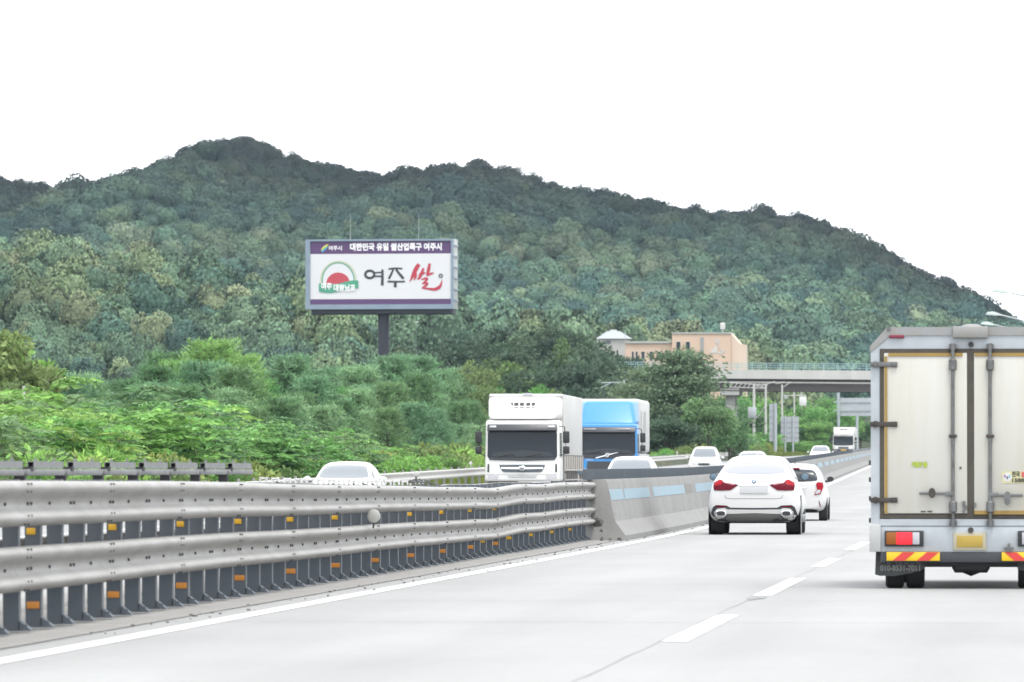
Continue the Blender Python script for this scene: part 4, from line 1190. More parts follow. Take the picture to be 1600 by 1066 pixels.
# ---------------------------------------------------------------- white hatchback beyond it
def hatch():
    t = empty('hatchback_car', R(-5.22, 150.5, 0), heading(150), 'white hatchback with dark rear window half hidden behind the SUV', 'car')
    st = [(.02, .55, .62, .55, .48, .30, .5, .80, .86), (.05, .64, .70, .62, .54, .26, .5, .88, .98), (.12, .69, .745, .67, .57, .22, .52, .92, 1.16), (.3, .70, .75, .68, .545, .2, .53, .93, 1.285), (.6, .70, .75, .69, .53, .2, .53, .93, 1.325),
          (1.2, .70, .75, .69, .53, .2, .53, .92, 1.345), (1.9, .70, .75, .69, .53, .2, .53, .90, 1.34), (2.4, .70, .75, .69, .55, .2, .53, .89, 1.22), (2.9, .70, .75, .68, .56, .2, .53, .86, .98), (3.4, .68, .73, .64, .5, .22, .52, .76, .84), (3.6, .5, .58, .5, .4, .28, .5, .62, .68)]
    me = loft_body(st, 'body'); link('body', me, M_WPAINT, t); bv = bvh_of(me)
    patch('rear_window', bv, sym([(0, 1.215), (.42, 1.20), (.50, 1.12), (.545, .98), (.50, .935), (0, .92)]), 'rear', M_GLASS, t, round_=1)
    patch('high_brake_lamp', bv, [(-.115, 1.235), (.115, 1.235), (.11, 1.20), (-.11, 1.20)], 'rear', M_RED, t, off=.03)
    for s, nm in ((1, 'right'), (-1, 'left')):
        patch('side_window', bv, [(.45, .98), (.5, 1.2), (1.2, 1.27), (1.9, 1.25), (2.6, .98)], nm, M_GLASS, t, round_=1)
        lm = [(.50, .86), (.54, .91), (.66, .90), (.675, .80), (.62, .66), (.60, .63), (.465, .61), (.475, .66), (.53, .74)]
        lp = patch('tail_lamp', bv, lm if s > 0 else mir(lm), 'rear', M_RED2, t, off=.016, grid=.04)
        lw = [(.53, .73), (.61, .73), (.595, .65), (.485, .63), (.49, .66)]
        patch('reverse_lens', bv, lw if s > 0 else mir(lw), 'rear', M_LAMPW, lp, off=.02, grid=.04)
        sl = [(.565, .47), (.58, .47), (.62, .34), (.60, .33)]
        patch('bumper_reflector', bv, sl if s > 0 else mir(sl), 'rear', M_RED, t, off=.01, grid=.04)
        wheel(t, s * .66, .55, .28, .2); wheel(t, s * .66, 2.9, .28, .2)
        mo = MB().lathe([(.02, -.08), (.06, -.07), (.08, -.01), (.082, .03), (.01, .034)], 16, (0, 0, 0), 'Y').build('mirror', M_BLACK, t, (s * .79, 2.3, .98), smooth=True); mo.scale = (1, -1, .75)
        box('mirror_arm', (s * .72, 2.3, .93), (.12, .05, .04), M_BLACK, t)
    patch('number_plate', bv, [(-.24, .70), (.24, .70), (.24, .58), (-.24, .58)], 'rear', M_PLATE, t, off=.012)
    patch('chrome_strip', bv, [(-.26, .775), (.26, .775), (.26, .76), (-.26, .76)], 'rear', M_CHROME, t, off=.012)
    patch('bumper_lip', bv, sym([(0, .285), (.4, .28), (.55, .26), (.5, .22), (0, .22)]), 'rear', M_BLACK, t, off=.012)
    box('underbody', (0, 1.8, .24), (1.1, 3.1, .1), M_BLACK, t, bevel=.02)
    MB().tube([(0, .42, 1.32), (0, .36, 1.47)], [.008, .005], 5).build('antenna', M_BLACK, t)
    return t
hatch()

# ---------------------------------------------------------------- oncoming cars (front faces -Y here)
def oncoming(name, rel, y, label, paint=M_WPAINT, tall=1.0, wide=1.0, bars=False):
    t = empty(name, R(rel, y, 0), heading(y), label, 'car', 'oncoming cars')
    z = tall
    st = [(.02, .55, .64, .56, .45, .3, .5, .62, .66), (.08, .68, .75, .66, .52, .24, .5, .70, .76), (.3, .74, .80, .72, .58, .2, .52, .80, .86), (.95, .76, .82, .76, .64, .2, .52, .88, .97),
          (1.2, .76, .82, .765, .66, .2, .52, .89, 1.05 * z), (1.65, .76, .82, .765, .62, .2, .52, .90, 1.28 * z), (2.05, .76, .82, .765, .58, .2, .52, .90, 1.41 * z), (2.8, .76, .82, .765, .57, .2, .52, .91, 1.43 * z), (3.5, .76, .82, .76, .56, .2, .52, .92, 1.36 * z),
          (4.0, .75, .81, .73, .58, .22, .52, .92, 1.1), (4.3, .6, .7, .6, .5, .3, .5, .8, .92)]
    st = [(a, b * wide, c * wide, d * wide, e * wide, f_, g_, h_, i_) for a, b, c, d, e, f_, g_, h_, i_ in st]
    me = loft_body(st, 'body'); link('body', me, paint, t); bv = bvh_of(me)
    w = wide
    patch('windscreen', bv, sym([(0, 1.345 * z), (.42 * w, 1.33 * z), (.50 * w, 1.28 * z), (.585 * w, 1.06), (.56 * w, 1.015), (0, 1.005)]), 'rear', mat('grey_screen', (.125, .14, .155), .2, spec=.4), t, round_=1)
    for s, nm in ((1, 'right'), (-1, 'left')):
        patch('side_window', bv, [(1.35, .98), (1.75, 1.2 * z), (2.2, 1.31 * z), (3.3, 1.28 * z), (3.7, 1.0)], nm, M_GLASS2, t, round_=1)
        hl_ = [(.40 * w, .72), (.60 * w, .76), (.70 * w, .74), (.70 * w, .67), (.5 * w, .63), (.40 * w, .65)]
        patch('headlamp', bv, hl_ if s > 0 else mir(hl_), 'rear', M_LAMPW, t, off=.012)
        wheel(t, s * .72 * w, .8, .3, .2); wheel(t, s * .72 * w, 3.4, .3, .2)
        mo = MB().lathe([(.02, -.07), (.07, -.06), (.09, 0), (.092, .05), (.01, .055)], 14, (0, 0, 0), 'Y').build('mirror', paint, t, (s * .90 * w, 1.55, .98), smooth=True); mo.scale = (1.1, 1, .75)
        box('mirror_arm', (s * .8 * w, 1.55, .94), (.14, .05, .04), M_BLACK, t)
        if bars: MB().tube([(s * .5 * w, 2.0, 1.42 * z), (s * .5 * w, 2.2, 1.475 * z), (s * .5 * w, 3.3, 1.47 * z), (s * .5 * w, 3.5, 1.38 * z)], .018, 6).build('roof_bar', M_BLACK2, t)
    patch('grille', bv, sym([(0, .68), (.3, .67), (.34, .6), (.25, .55), (0, .54)]), 'rear', M_BLACK2, t)
    patch('number_plate', bv, [(-.24, .47), (.24, .47), (.24, .37), (-.24, .37)], 'rear', M_PLATE, t, off=.012)
    box('underbody', (0, 2.2, .26), (1.2, 3.6, .1), M_BLACK, t)
    return t
oncoming('oncoming_car', -15.85, 149, 'white oncoming car with only its roof and windscreen above the steel guardrail', tall=.985)
oncoming('oncoming_car', -10.95, 186, 'pale oncoming car whose roof shows in front of the blue lorry', M_SILVER, tall=1.04, wide=1.05)
oncoming('oncoming_car', -14.7, 352, 'white oncoming SUV with roof bars behind the concrete barrier', tall=1.12, wide=1.1, bars=True)
oncoming('oncoming_car', -10.8, 306, 'white oncoming saloon whose roof peeps over the coupe-backed SUV', tall=1.0, wide=1.05)
oncoming('oncoming_car', -11.2, 515, 'small distant white oncoming car left of the far white lorry', tall=1.05, wide=1.1)

# ---------------------------------------------------------------- lorries
def hull(name, verts, m, parent, bevel=.06, seg=3):
    """8 corners: bottom front l, r, back r, l; top the same"""
    mb = MB(); mb.add(verts, [(3, 2, 1, 0), (4, 5, 6, 7), (0, 1, 5, 4), (1, 2, 6, 5), (2, 3, 7, 6), (3, 0, 4, 7)])
    return mb.build(name, m, parent, bevel=bevel, seg=seg)
def taper(w0, y0, y1, z0, w1, y2, y3, z1, wb0=None, wb1=None):
    wb0 = w0 if wb0 is None else wb0; wb1 = w1 if wb1 is None else wb1
    return [(-w0, y0, z0), (w0, y0, z0), (wb0, y1, z0), (-wb0, y1, z0), (-w1, y2, z1), (w1, y2, z1), (wb1, y3, z1), (-wb1, y3, z1)]

def lorry(name, rel, y, label, cab_m, fair_m, box_m, box_len, cab_top=2.62, box_top=3.5, style='slats'):
    t = empty(name, R(rel, y, 0), heading(y), label, 'lorry')
    cab = hull('cab', taper(1.25, .0, 2.0, .58, 1.22, .16, 1.95, cab_top), cab_m, t, .09, 4)
    bv = bvh_of(cab.data)
    P = lambda nm, ol, m, par=t, **k: patch(nm, bv, ol, 'rear', m, par, **k)
    ws = P('windscreen', sym([(0, 2.26), (1.10, 2.26), (1.15, 2.2), (1.16, 1.42), (1.08, 1.30), (0, 1.27)]), M_GLASS2, off=.015, grid=.15)
    P('screen_band', sym([(0, 1.36), (1.13, 1.37), (1.08, 1.29), (0, 1.26)]), M_BLACK2, ws, off=.02, grid=.15)
    for k, (x0, x1) in enumerate(((-.85, -.15), (.05, .75))):
        MB().tube([(x0, -.02, 1.40), (x1 - .15, -.03, 1.50), (x1, -.03, 1.38)], .014, 5).build('wiper', M_BLACK, ws)
    P('dashboard_reflection', sym([(0, 1.62), (.9, 1.55), (1.05, 1.42), (0, 1.40)]), M_GLASS, ws, off=.017, grid=.15)
    vis = MB().prism([(-.04, 2.24), (-.10, 2.28), (.02, 2.48), (.14, 2.47), (.12, 2.25)], -1.16, 1.16, 'X').build('sun_visor', M_BLACK2, t, bevel=.015)
    for s in (-1, 1):
        if style == 'slats': box('marker_lamp', (s * .97, -.045, 2.40), (.22, .03, .075), M_LAMPW, vis, bevel=.02, rx=-.5)
        else: box('marker_lamp', (s * .7, -.05, 2.40), (.5, .03, .06), mat('smoked_lamp', (.2, .18, .18), .3), vis, bevel=.02, rx=-.5)
        # mirrors: one tall, one square below, on looped arms
        for (mz, mh, mw) in ((2.05, .40, .22), (1.62, .26, .22)):
            mo = box('mirror', (s * 1.46, .12, mz), (mw, .12, mh), M_BLACK, t, bevel=.045)
        MB().tube([(s * 1.22, .18, 2.42), (s * 1.40, .1, 2.40), (s * 1.44, .1, 2.0), (s * 1.44, .12, 1.5), (s * 1.24, .18, 1.44)], .018, 6).build('mirror_arm', M_BLACK, t)
        pw = [(.35, 2.2), (.35, 1.45), (.9, 1.35), (1.5, 1.45), (1.5, 2.2)]
        patch('side_window', bv, pw, 'right' if s > 0 else 'left', M_GLASS2, t, off=.008, grid=.15)
        q = [(1.10, 1.16), (1.15, 1.16), (1.16, .90), (1.10, .88)]
        P('air_slot', q if s > 0 else mir(q), M_BLACK, off=.01)
        hq = [(.78, .78), (1.14, .80), (1.16, .68), (.82, .66)]
        P('headlamp', hq if s > 0 else mir(hq), M_LAMPW, off=.012)
    if style == 'slats':
        gr = P('grille', sym([(0, 1.135), (.76, 1.13), (.74, 1.06), (.66, .91), (.58, .885), (0, .88)]), mat('grille_dark', (.05, .065, .075), .4), off=.012)
        P('grille_bar', sym([(0, 1.05), (.70, 1.05), (.69, 1.0), (0, .985)]), M_CHROME, gr, off=.03)
        eb = empty('badge', (0, -.045, 1.015)); eb.parent = t
        MB().lathe([(.13, .0), (.13, .02), (.115, .028), (.01, .03)], 24, (0, 0, 0), 'Y').build('badge_oval', M_CHROME, eb, smooth=True).scale = (1, -1, .62)
        for s in (-1, 1): MB().prism([(s * .008, .03), (s * .07, .045), (s * .06, 0), (s * .01, -.05)], -.036, -.03).build('badge_wing', M_BLACK2, eb)
        for zz, ww in ((.765, .5), (.71, .46)): P('bumper_slit', [(-ww, zz + .012), (ww, zz + .012), (ww * .96, zz - .012), (-ww * .96, zz - .012)], mat('slit_grey', (.22, .23, .24), .6), off=.008)
        P('bumper_seam', [(-1.2, .815), (1.2, .815), (1.2, .805), (-1.2, .805)], M_SEAM, off=.004)
    elif style == 'emblem':
        dk = P('dark_grille', sym([(0, 1.27), (1.08, 1.29), (1.16, 1.25), (1.10, 1.21), (0, 1.19)]), M_BLACK2, off=.018)
        P('lower_grille', sym([(0, 1.08), (.80, 1.08), (.84, .7), (.8, .66), (0, .66)]), M_BLACK2, off=.012)
        sl = [(-.46, 1.235), (.46, 1.475), (.47, 1.445), (-.45, 1.205)]
        P('diagonal_bar', sl, M_CHROME, off=.035)
        eb = empty('badge', (0, -.03, 1.34)); eb.parent = t
        MB().lathe([(.05, 0), (.05, .02), (.085, .02), (.085, 0)], 24, (0, 0, 0), 'Y').build('badge_ring', M_CHROME, eb).scale = (1, -1, 1)
        MB().prism([(.05, .05), (.1, .1), (.09, .11), (.04, .06)], -.03, -.02).build('badge_arrow', M_CHROME, eb)
        flat_text('nameplate', 'VOLVO', M_CHROME, t, (-.72, -.05, 1.15), .08, width=.3)
    else:
        P('grille', sym([(0, 1.1), (.6, 1.1), (.62, .9), (0, .88)]), M_BLACK2, off=.012)
        P('dark_bumper', sym([(0, .85), (1.22, .85), (1.22, .62), (0, .62)]), M_BLACK2, off=.012)
        P('number_plate', [(-.3, .80), (.3, .80), (.3, .66), (-.3, .66)], mat('yellow_plate', (.5, .3, .03), .5), off=.02)
    # wind deflector between cab roof and body
    fz = box_top - .1
    if style == 'emblem':
        fa = hull('wind_deflector', taper(1.20, .35, 1.95, cab_top - .04, .93, 1.15, 1.95, fz, 1.24, 1.24), fair_m, t, .16, 4)
    else:
        fa = hull('wind_deflector', taper(1.12, .10, 1.95, cab_top + .02, 1.17, .75, 1.95, fz, 1.25, 1.24), fair_m, t, .16, 4)
    fb = bvh_of(fa.data)
    if style == 'slats':
        for k, (x0, x1) in enumerate(((-.42, -.34), (-.30, -.155), (-.11, .03), (.10, .235), (.28, .42))):
            sl_ = .05 if k == 0 else 0; sr = .05 if k == 4 else 0
            patch('vent_slot', fb, [(x0, 3.20), (x1, 3.20), (x1 - sr, 3.10), (x0 + sl_, 3.10)], 'rear', M_BLACK, fa, off=.012)
            patch('vent_slot', fb, [(x0 + sl_, 3.06), (x1 - sr, 3.06), (x1 - sr, 3.035), (x0 + sl_, 3.035)], 'rear', M_BLACK, fa, off=.012)
        loc, nor, _, _ = fb.ray_cast(Vector((0, -5, 3.26)), Vector((0, 1, 0)))
        tx = flat_text('maker_lettering', 'THERMAL MASTER', mat('grey_letter', (.2, .2, .21), .5), fa, (.02, loc.y - .02, 3.255), .085, width=.76)
        tx.rotation_euler[0] = math.atan2(nor.z, -nor.y) * -1 + PI / 2
    elif style == 'far':
        patch('vent_slot', fb, sym([(0, 3.2), (.5, 3.25), (.45, 3.1), (0, 3.05)]), 'rear', M_BLACK2, fa, off=.02, grid=.12)
    # body
    bx = MB().box((0, 2.15 + box_len / 2, (box_top + 1.45) / 2), (2.5, box_len, box_top - 1.45)).build('cargo_box', box_m, t, bevel=.03 if style != 'emblem' else .14, seg=3)
    if style == 'slats':
        box('roof_rail', (0, 2.13, box_top - .03), (2.44, .05, .09), M_WPAINT2, bx, bevel=.01)
        box('roof_lamp', (.05, 2.08, box_top - .01), (.3, .06, .1), M_PLATE, bx, bevel=.01)
        for s in (-1, 1):
            for k in range(10): box('lower_panel', (s * 1.24, 2.2 + (k + .5) * box_len / 10, 1.18), (.03, box_len / 10 - .05, .5), mat('lower_panel_grey', (.32, .32, .31), .6, noise=.3, nscale=3, color2=(.34, .29, .23)), t)
            for k in range(11): box('stake', (s * 1.27, 2.2 + k * box_len / 10, 1.05), (.04, .06, .85), M_GALV, t)
            for zz in (.62, .95): MB().tube([(s * 1.27, 2.3, zz), (s * 1.27, 2.2 + box_len, zz)], .03, 6).build('side_guard', M_GALV, t)
    elif style == 'emblem':
        for (y0, z0, w_, h_) in ((2.9, 2.75, .9, .85), (5.5, 2.75, 2.0, .85), (3.4, 1.9, 1.2, .35)):
            box('side_panel', (1.255, y0 + w_ / 2, z0), (.012, w_, h_), mat('side_window_grey', (.2, .21, .215), .4), t)
            box('side_panel', (-1.255, y0 + w_ / 2, z0), (.012, w_, h_), mat('side_window_grey', (.2, .21, .215), .4), t)
        for s in (-1, 1): box('lower_panel', (s * 1.2, 2.2 + box_len / 2, 1.05), (.05, box_len, .7), box_m, t)
    box('chassis', (0, 1.0 + box_len / 2, .85), (.9, box_len + 1.5, .25), M_BLACK, t)
    for s in (-1, 1):
        for yy in (1.3, 2.15 + box_len * .62, 2.15 + box_len * .8):
            wheel(t, s * 1.05, yy, .48, .3)
        MB().lathe([(.25, 0), (.27, .05), (.27, .85), (.25, .9)], 18, (0, 0, 0), 'Y').build('fuel_tank', M_GALV, t, (s * .95, 3.2, .75), smooth=True)
    return t
M_BOXW = mat('white_box_panel', (.40, .40, .39), .5, noise=.1, nscale=1.2, color2=(.35, .35, .335))
M_BLUEC = mat('bright_blue_paint', (.026, .185, .44), .4, coat=.15, noise=.05, nscale=2)
lorry('white_lorry', -15.75, 212, 'white refrigerated lorry with dark windscreen driving towards the camera', M_WPAINT2, M_WPAINT2, M_BOXW, 11.5)
lorry('blue_lorry', -15.42, 261, 'bright blue lorry with diagonal grille bar following behind the white lorry', M_BLUEC, M_BLUEC, M_BOXW, 9.0, 2.62, 3.66, 'emblem')
lorry('far_lorry', -15.6, 755, 'small distant white lorry with yellow plate coming under the overpass', M_WPAINT2, M_WPAINT2, M_BOXW, 8.0, 2.55, 3.45, 'far')

# ---------------------------------------------------------------- box truck ahead on the right (rear at y = 0)
def box_truck():
    T0 = 67.6
    t = empty('box_truck', R(-.57, T0, 0), heading(T0), 'white and pale blue box truck with rear double doors and yellow plate', 'truck')
    M_FR = mat('pale_blue_frame', (.345, .375, .40), .45, noise=.12, nscale=2.5, color2=(.27, .29, .31))
    M_DOOR = mat('cream_door', (.43, .428, .41), .45, noise=.16, nscale=1.3, color2=(.385, .37, .31), stretch=(2.2, 1, .25))
    M_SEAL = mat('rubber_seal', (.06, .053, .042), .8, noise=.3, nscale=6)
    M_TAPE = mat('ochre_seal', (.26, .165, .035), .7, noise=.3, nscale=5, color2=(.21, .14, .045))
    M_STEEL = mat('dull_steel', (.15, .155, .155), .42, metal=.4, noise=.4, nscale=9, color2=(.08, .08, .078))
    M_RUST = mat('rusty_steel', (.022, .018, .016), .7, noise=.5, nscale=10, color2=(.05, .042, .036))
    M_CAP = mat('roof_cap_alu', (.23, .24, .25), .5, metal=.3, noise=.35, nscale=6, color2=(.22, .21, .19))
    M_SIDE = mat('box_side', (.36, .365, .365), .5, noise=.15, nscale=2)
    W = 1.05; ZT = 2.74; ZB_ = .40; LEN = 3.6; CH = .19
    prof = [(-W, ZB_), (W, ZB_), (W, ZT - CH), (W - CH, ZT), (-W + CH, ZT), (-W, ZT - CH)]
    bxo = MB().prism(prof, .06, LEN).build('cargo_box', M_SIDE, t)
    # rear frame: posts, header, sill
    fr = MB()
    fr.prism([(-W, .66), (-.955, .66), (-.955, 2.40), (-.955, ZT - .14), (-W + CH + .02, ZT - .055), (-W, ZT - CH)], .0, .06)
    fr.prism([(W, .66), (.955, .66), (.955, 2.40), (.955, ZT - .14), (W - CH - .02, ZT - .055), (W, ZT - CH)], .0, .06)
    fr.prism([(-.955, 2.52), (.955, 2.52), (.955, ZT - .14), (W - CH - .02, ZT - .055), (-W + CH + .02, ZT - .055), (-.955, ZT - .14)], .001, .06)
    fr.prism([(-.955, .665), (.955, .665), (.955, .735), (-.955, .735)], -.012, .06)
    fo = fr.build('rear_frame', M_FR, t)
    cp = MB()
    cp.prism([(-W + CH - .015, ZT + .02), (W - CH + .015, ZT + .02), (W - CH - .01, ZT - .07), (-W + CH + .01, ZT - .07)], -.012, LEN)
    cp.prism([(-W - .012, ZT - CH + .005), (-W + CH - .015, ZT + .02), (-W + CH + .01, ZT - .07), (-W + .04, ZT - CH - .02), (-W - .005, ZT - CH - .05)], -.012, LEN)
    cp.prism([(W + .012, ZT - CH + .005), (W - CH + .015, ZT + .02), (W - CH - .01, ZT - .07), (W - .04, ZT - CH - .02), (W + .005, ZT - CH - .05)], -.012, LEN)
    cp.build('roof_cap', M_CAP, t)
    for sx, xx in ((-1, -W + CH), (1, W - CH)):
        MB().lathe([(.022, 0), (.022, .02), (.01, .024)], 10, (0, 0, 0), 'Y').build('cap_rivet', M_STEEL, t, (xx - sx * .0, -.03, ZT - .0))
    box('lamp_housing', (0, -.04, ZT - .035), (.37, .07, .12), M_CAP, t, bevel=.008)
    MB().lathe([(.11, 0), (.10, .02), (.06, .035), (.01, .04)], 18).build('roof_dome', M_CAP, t, (.01, .05, ZT + .02), smooth=True).scale = (1, .6, .8)
    for s in (-1, 1): box('marker_lamp', (s * .775, -.014, 2.66), (.155, .03, .034), mat('wine_lamp', (.16, .012, .03), .3), t, bevel=.008)
    MB().lathe([(.028, 0), (.03, .01), (.022, .035), (.01, .04)], 14, (0, 0, 0), 'Y').build('camera_eye', M_BLACK, t, (.005, -.038, 2.575), smooth=True)
    # doors with a dark gasket round each and ochre sealant
    for s in (-1, 1):
        x0, x1 = (-.925, -.022) if s < 0 else (.022, .925)
        d = MB().box(((x0 + x1) / 2, -.004, (.78 + 2.50) / 2), (x1 - x0 - .03, .04, 2.50 - .78 - .03)).build('door', M_DOOR, t, bevel=.006)
        g = MB(); g.box(((x0 + x1) / 2, .012, 2.508), (x1 - x0 + .06, .05, .045)); g.box(((x0 + x1) / 2, .012, .765), (x1 - x0 + .06, .05, .045))
        g.box((x0 - .005, .01, 1.64), (.042, .049, 1.75)); g.box((x1 + .005, .01, 1.64), (.042, .049, 1.75))
        g.build('door_gasket', M_SEAL, d)
        box('sealant', ((x0 + x1) / 2, -.028, 2.468), (x1 - x0 - (.12 if s < 0 else .04), .012, .034), M_TAPE, d)
        if s < 0: box('sealant', (x0 + .034, -.028, 1.62), (.03, .0121, 1.66), M_TAPE, d)
        else: box('sealant', ((x0 + x1) / 2, -.028, .805), (x1 - x0 - .03, .0121, .04), M_TAPE, d)
        bxp = -.185 if s < 0 else .205
        rod = MB().tube([(bxp, -.055, .68), (bxp, -.055, 2.56)], .019, 10).build('lock_rod', M_STEEL, t, smooth=True)
        for zz, h_ in ((2.36, .12), (.865, .12)):
            MB().lathe([(.03, -h_ / 2), (.042, -h_ / 2 + .012), (.042, h_ / 2 - .012), (.03, h_ / 2)], 14, (bxp, -.058, zz)).build('rod_collar', M_STEEL, rod, smooth=True)
        MB().box((bxp, -.06, 1.61), (.085, .05, .034)).build('rod_clamp', M_RUST, rod, bevel=.006)
        for zz in (2.555, .70):
            k = MB(); k.box((bxp - .028, -.03, zz), (.028, .06, .045)); k.box((bxp + .028, -.03, zz), (.028, .06, .045)); k.tube([(bxp, -.055, zz - .04), (bxp, -.055, zz + .03)], .026, 10)
            k.build('rod_keeper', M_STEEL, rod)
        # handle and its latch
        hd = MB()
        if s < 0: hd.box((-.36, -.065, 1.005), (.36, .018, .03)); hd.box((-.23, -.06, 1.0), (.07, .03, .05))
        else: hd.box((.37, -.065, .985), (.36, .018, .03)); hd.box((.25, -.06, .99), (.08, .03, .045))
        ho = hd.build('door_handle', M_STEEL, d, bevel=.005)
        hx, hz = (-.405, 1.01) if s < 0 else (.385, .955)
        MB().lathe([(.05, 0), (.046, .03), (.02, .04)], 16, (0, 0, 0), 'Y').build('latch', M_STEEL if s > 0 else M_RUST, ho, (hx, -.1, hz), smooth=True).scale = (.75, 1, 1.5 if s > 0 else 1.1)
        for zz, m_ in ((2.365, M_STEEL), (1.735, M_RUST), (.935, M_RUST)):
            hg = MB(); xa = s * (W + .005); xb = s * .775
            hg.box(((xa + xb) / 2, -.03, zz), (abs(xa - xb), .022, .052)); hg.box((s * .80, -.036, zz), (.06, .03, .056)); hg.tube([(s * 1.0, -.04, zz - .035), (s * 1.0, -.04, zz + .035)], .02, 8)
            hg.build('hinge', m_, d, bevel=.004)
    kb = MB(); kb.box((-.07, -.04, .90), (.03, .04, .05)); kb.box((-.06, -.035, .84), (.03, .03, .08), ry=.4)
    kb.build('door_hook', M_STEEL, t)
    kb = MB(); kb.box((.045, -.035, .885), (.024, .03, .045)); kb.build('door_hook', M_STEEL, t)
    MB().lathe([(.012, 0), (.012, .01)], 10, (0, 0, 0), 'Y').build('door_stud', M_BLACK, t, (-.105, -.034, 1.275))
    for (sx_, sz_) in ((-.885, 1.29), (-.905, .81), (-.43, .815), (-.50, .815)): box('scuff', (sx_, -.0262, sz_), (.02 if sx_ < -.6 else .05, .003, .016), M_RUST, t)
    # yellow green writing and the round-emblem sticker
    flat_text('sticker_lettering', '개별화물', mat('lime_ink', (.26, .34, .02), .5), t, (-.54, -.03, 1.305), .062, bold=.003, width=.17)
    st = box('sticker', (.50, -.027, 1.175), (.345, .003, .125), mat('yellow_sticker', (.42, .40, .22), .5), t)
    MB().lathe([(.048, 0), (.048, .002)], 20, (0, 0, 0), 'Y').build('sticker_emblem', M_WPAINT, st, (.385, -.0315, 1.178))
    for k, c in enumerate(((.22, .05, .2), (.03, .05, .09), (.10, .3, .36))): box('emblem_mark', (.36 + .024 * k, -.034, 1.178 + (.01 if k != 1 else -.006)), (.014, .003, .03), mat('mark%d' % k, c, .5), st)
    flat_text('sticker_lettering', '전국', mat('ink', (.03, .03, .02), .5), st, (.475, -.032, 1.205), .062, bold=.002, width=.085)
    box('sticker_panel', (.595, -.0312, 1.205), (.12, .003, .055), mat('sticker_red', (.42, .06, .06), .5), st)
    flat_text('sticker_lettering', '화물', M_WPAINT, st, (.60, -.035, 1.205), .05, bold=.001, width=.08)
    flat_text('sticker_lettering', '1588', mat('ink', (.03, .03, .02), .5), st, (.50, -.032, 1.142), .055, bold=.002, width=.13)
    # tail panel, lamps, plate
    tp = MB().box((0, .02, .525), (1.9, .05, .27)).build('tail_panel', M_FR, t, bevel=.006)
    for s in (-1, 1): box('corner_post', (s * 1.005, .0, .535), (.12, .1, .29), M_SIDE, t, bevel=.012)
    for s in (-1, 1):
        lc = s * .70
        h = box('tail_lamp', (lc, -.02, .53), (.41, .05, .165), M_BLACK, tp, bevel=.006)
        o_ = -s
        box('amber_lens', (lc + s * .13, -.046, .532), (.115, .02, .13), mat('amber_lens', (.22, .075, .015), .3, spec=.2), h, bevel=.008)
        box('red_lens', (lc, -.05, .532), (.17, .026, .13), mat('lit_red_lens', (.6, .02, .03), .3, emit=.4, spec=.2), h, bevel=.02)
        box('clear_lens', (lc - s * .125, -.046, .532), (.075, .02, .13), M_LAMPW, h, bevel=.008)
    box('number_plate', (-.01, -.016, .50), (.345, .012, .185), mat('plate_edge', (.32, .29, .2), .6), tp, bevel=.004)
    pb = MB(); pb.box((-.01, -.025, .50), (.27, .006, .12)); pb.build('plate_face', mat('plate_yellow', (.35, .245, .04), .6, noise=.2, nscale=6), tp, bevel=.02)
    MB().lathe([(.03, 0), (.03, .012), (.02, .02)], 14, (0, 0, 0), 'Y').build('plate_lamp', M_RUST, tp, (0, -.03, .62))
    ob = MB(); ob.box((.40, -.03, .43), (.11, .03, .016)); ob.box((.40, -.03, .455), (.025, .025, .05)); ob.box((.40, -.03, .405), (.05, .025, .03)); ob.build('drop_catch', M_STEEL, tp)
    # under-run bar with striped boards
    bar = box('underrun_bar', (0, .03, .335), (1.9, .07, .11), mat('bar_black', (.03, .034, .04), .6), t, bevel=.006)
    for s in (-1, 1):
        cx = s * .605
        bd = box('stripe_board', (cx, -.02, .342), (.56, .02, .092), mat('hazard_yellow', (.6, .39, .005), .4), bar, bevel=.003)
        for k in (0, 1):
            xx = cx - s * .20 + s * (.07 + .255 * k) - .0
            sh = .075 * (1 if s < 0 else -1)
            MB().prism([(xx - .055 - sh * .5, .298), (xx + .075 - sh * .5, .298), (xx + .075 + sh * .9, .386), (xx - .055 + sh * .9, .386)], -.034, -.03).build('red_stripe', mat('hazard_red', (.46, .03, .025), .4), bd)
    # mud flaps with the pale lettering
    for s in (-1, 1):
        mf = MB().prism([(s * 1.0, .40), (s * 1.01, .15), (s * .96, .135), (s * .80, .135), (s * .62, .165), (s * .49, .21), (s * .49, .40)], .10, .115).build('mud_flap', mat('flap_rubber', (.035, .038, .04), .7, noise=.3, nscale=8), t)
        if s < 0:
            ink = mat('flap_ink', (.14, .145, .14), .7)
            flat_text('flap_lettering', '화물차용품전문', ink, mf, (-.74, .095, .295), .085, bold=.002, width=.44)
            flat_text('flap_lettering', '010-8531-7011', ink, mf, (-.745, .095, .215), .085, bold=.003, width=.42)
    for s in (-1, 1):
        wheel(t, s * .81, .55, .27, .19, M_RUST); wheel(t, s * .59, .55, .27, .19, M_RUST)
        wheel(t, s * .80, 3.9, .29, .2, M_RUST)
    ax = MB(); ax.tube([(-.8, .55, .27), (.8, .55, .27)], .05, 10); ax.lathe([(.02, -.14), (.1, -.1), (.14, 0), (.1, .1), (.02, .14)], 16, (0, .55, .265), 'X')
    ax.build('rear_axle', M_BLACK, t, smooth=True)
    ch = MB(); ch.box((0, 2.4, .42), (.8, 4.6, .12)); ch.box((0, .2, .27), (1.0, .08, .06)); ch.lathe([(.02, -.2), (.07, -.17), (.07, .17), (.02, .2)], 14, (0, .25, .235), 'X'); ch.build('chassis', M_BLACK, t)
    hull('cab', taper(.86, LEN + .1, LEN + 1.6, .45, .80, LEN + .15, LEN + 1.2, 1.95), M_SIDE, t, .08, 3)
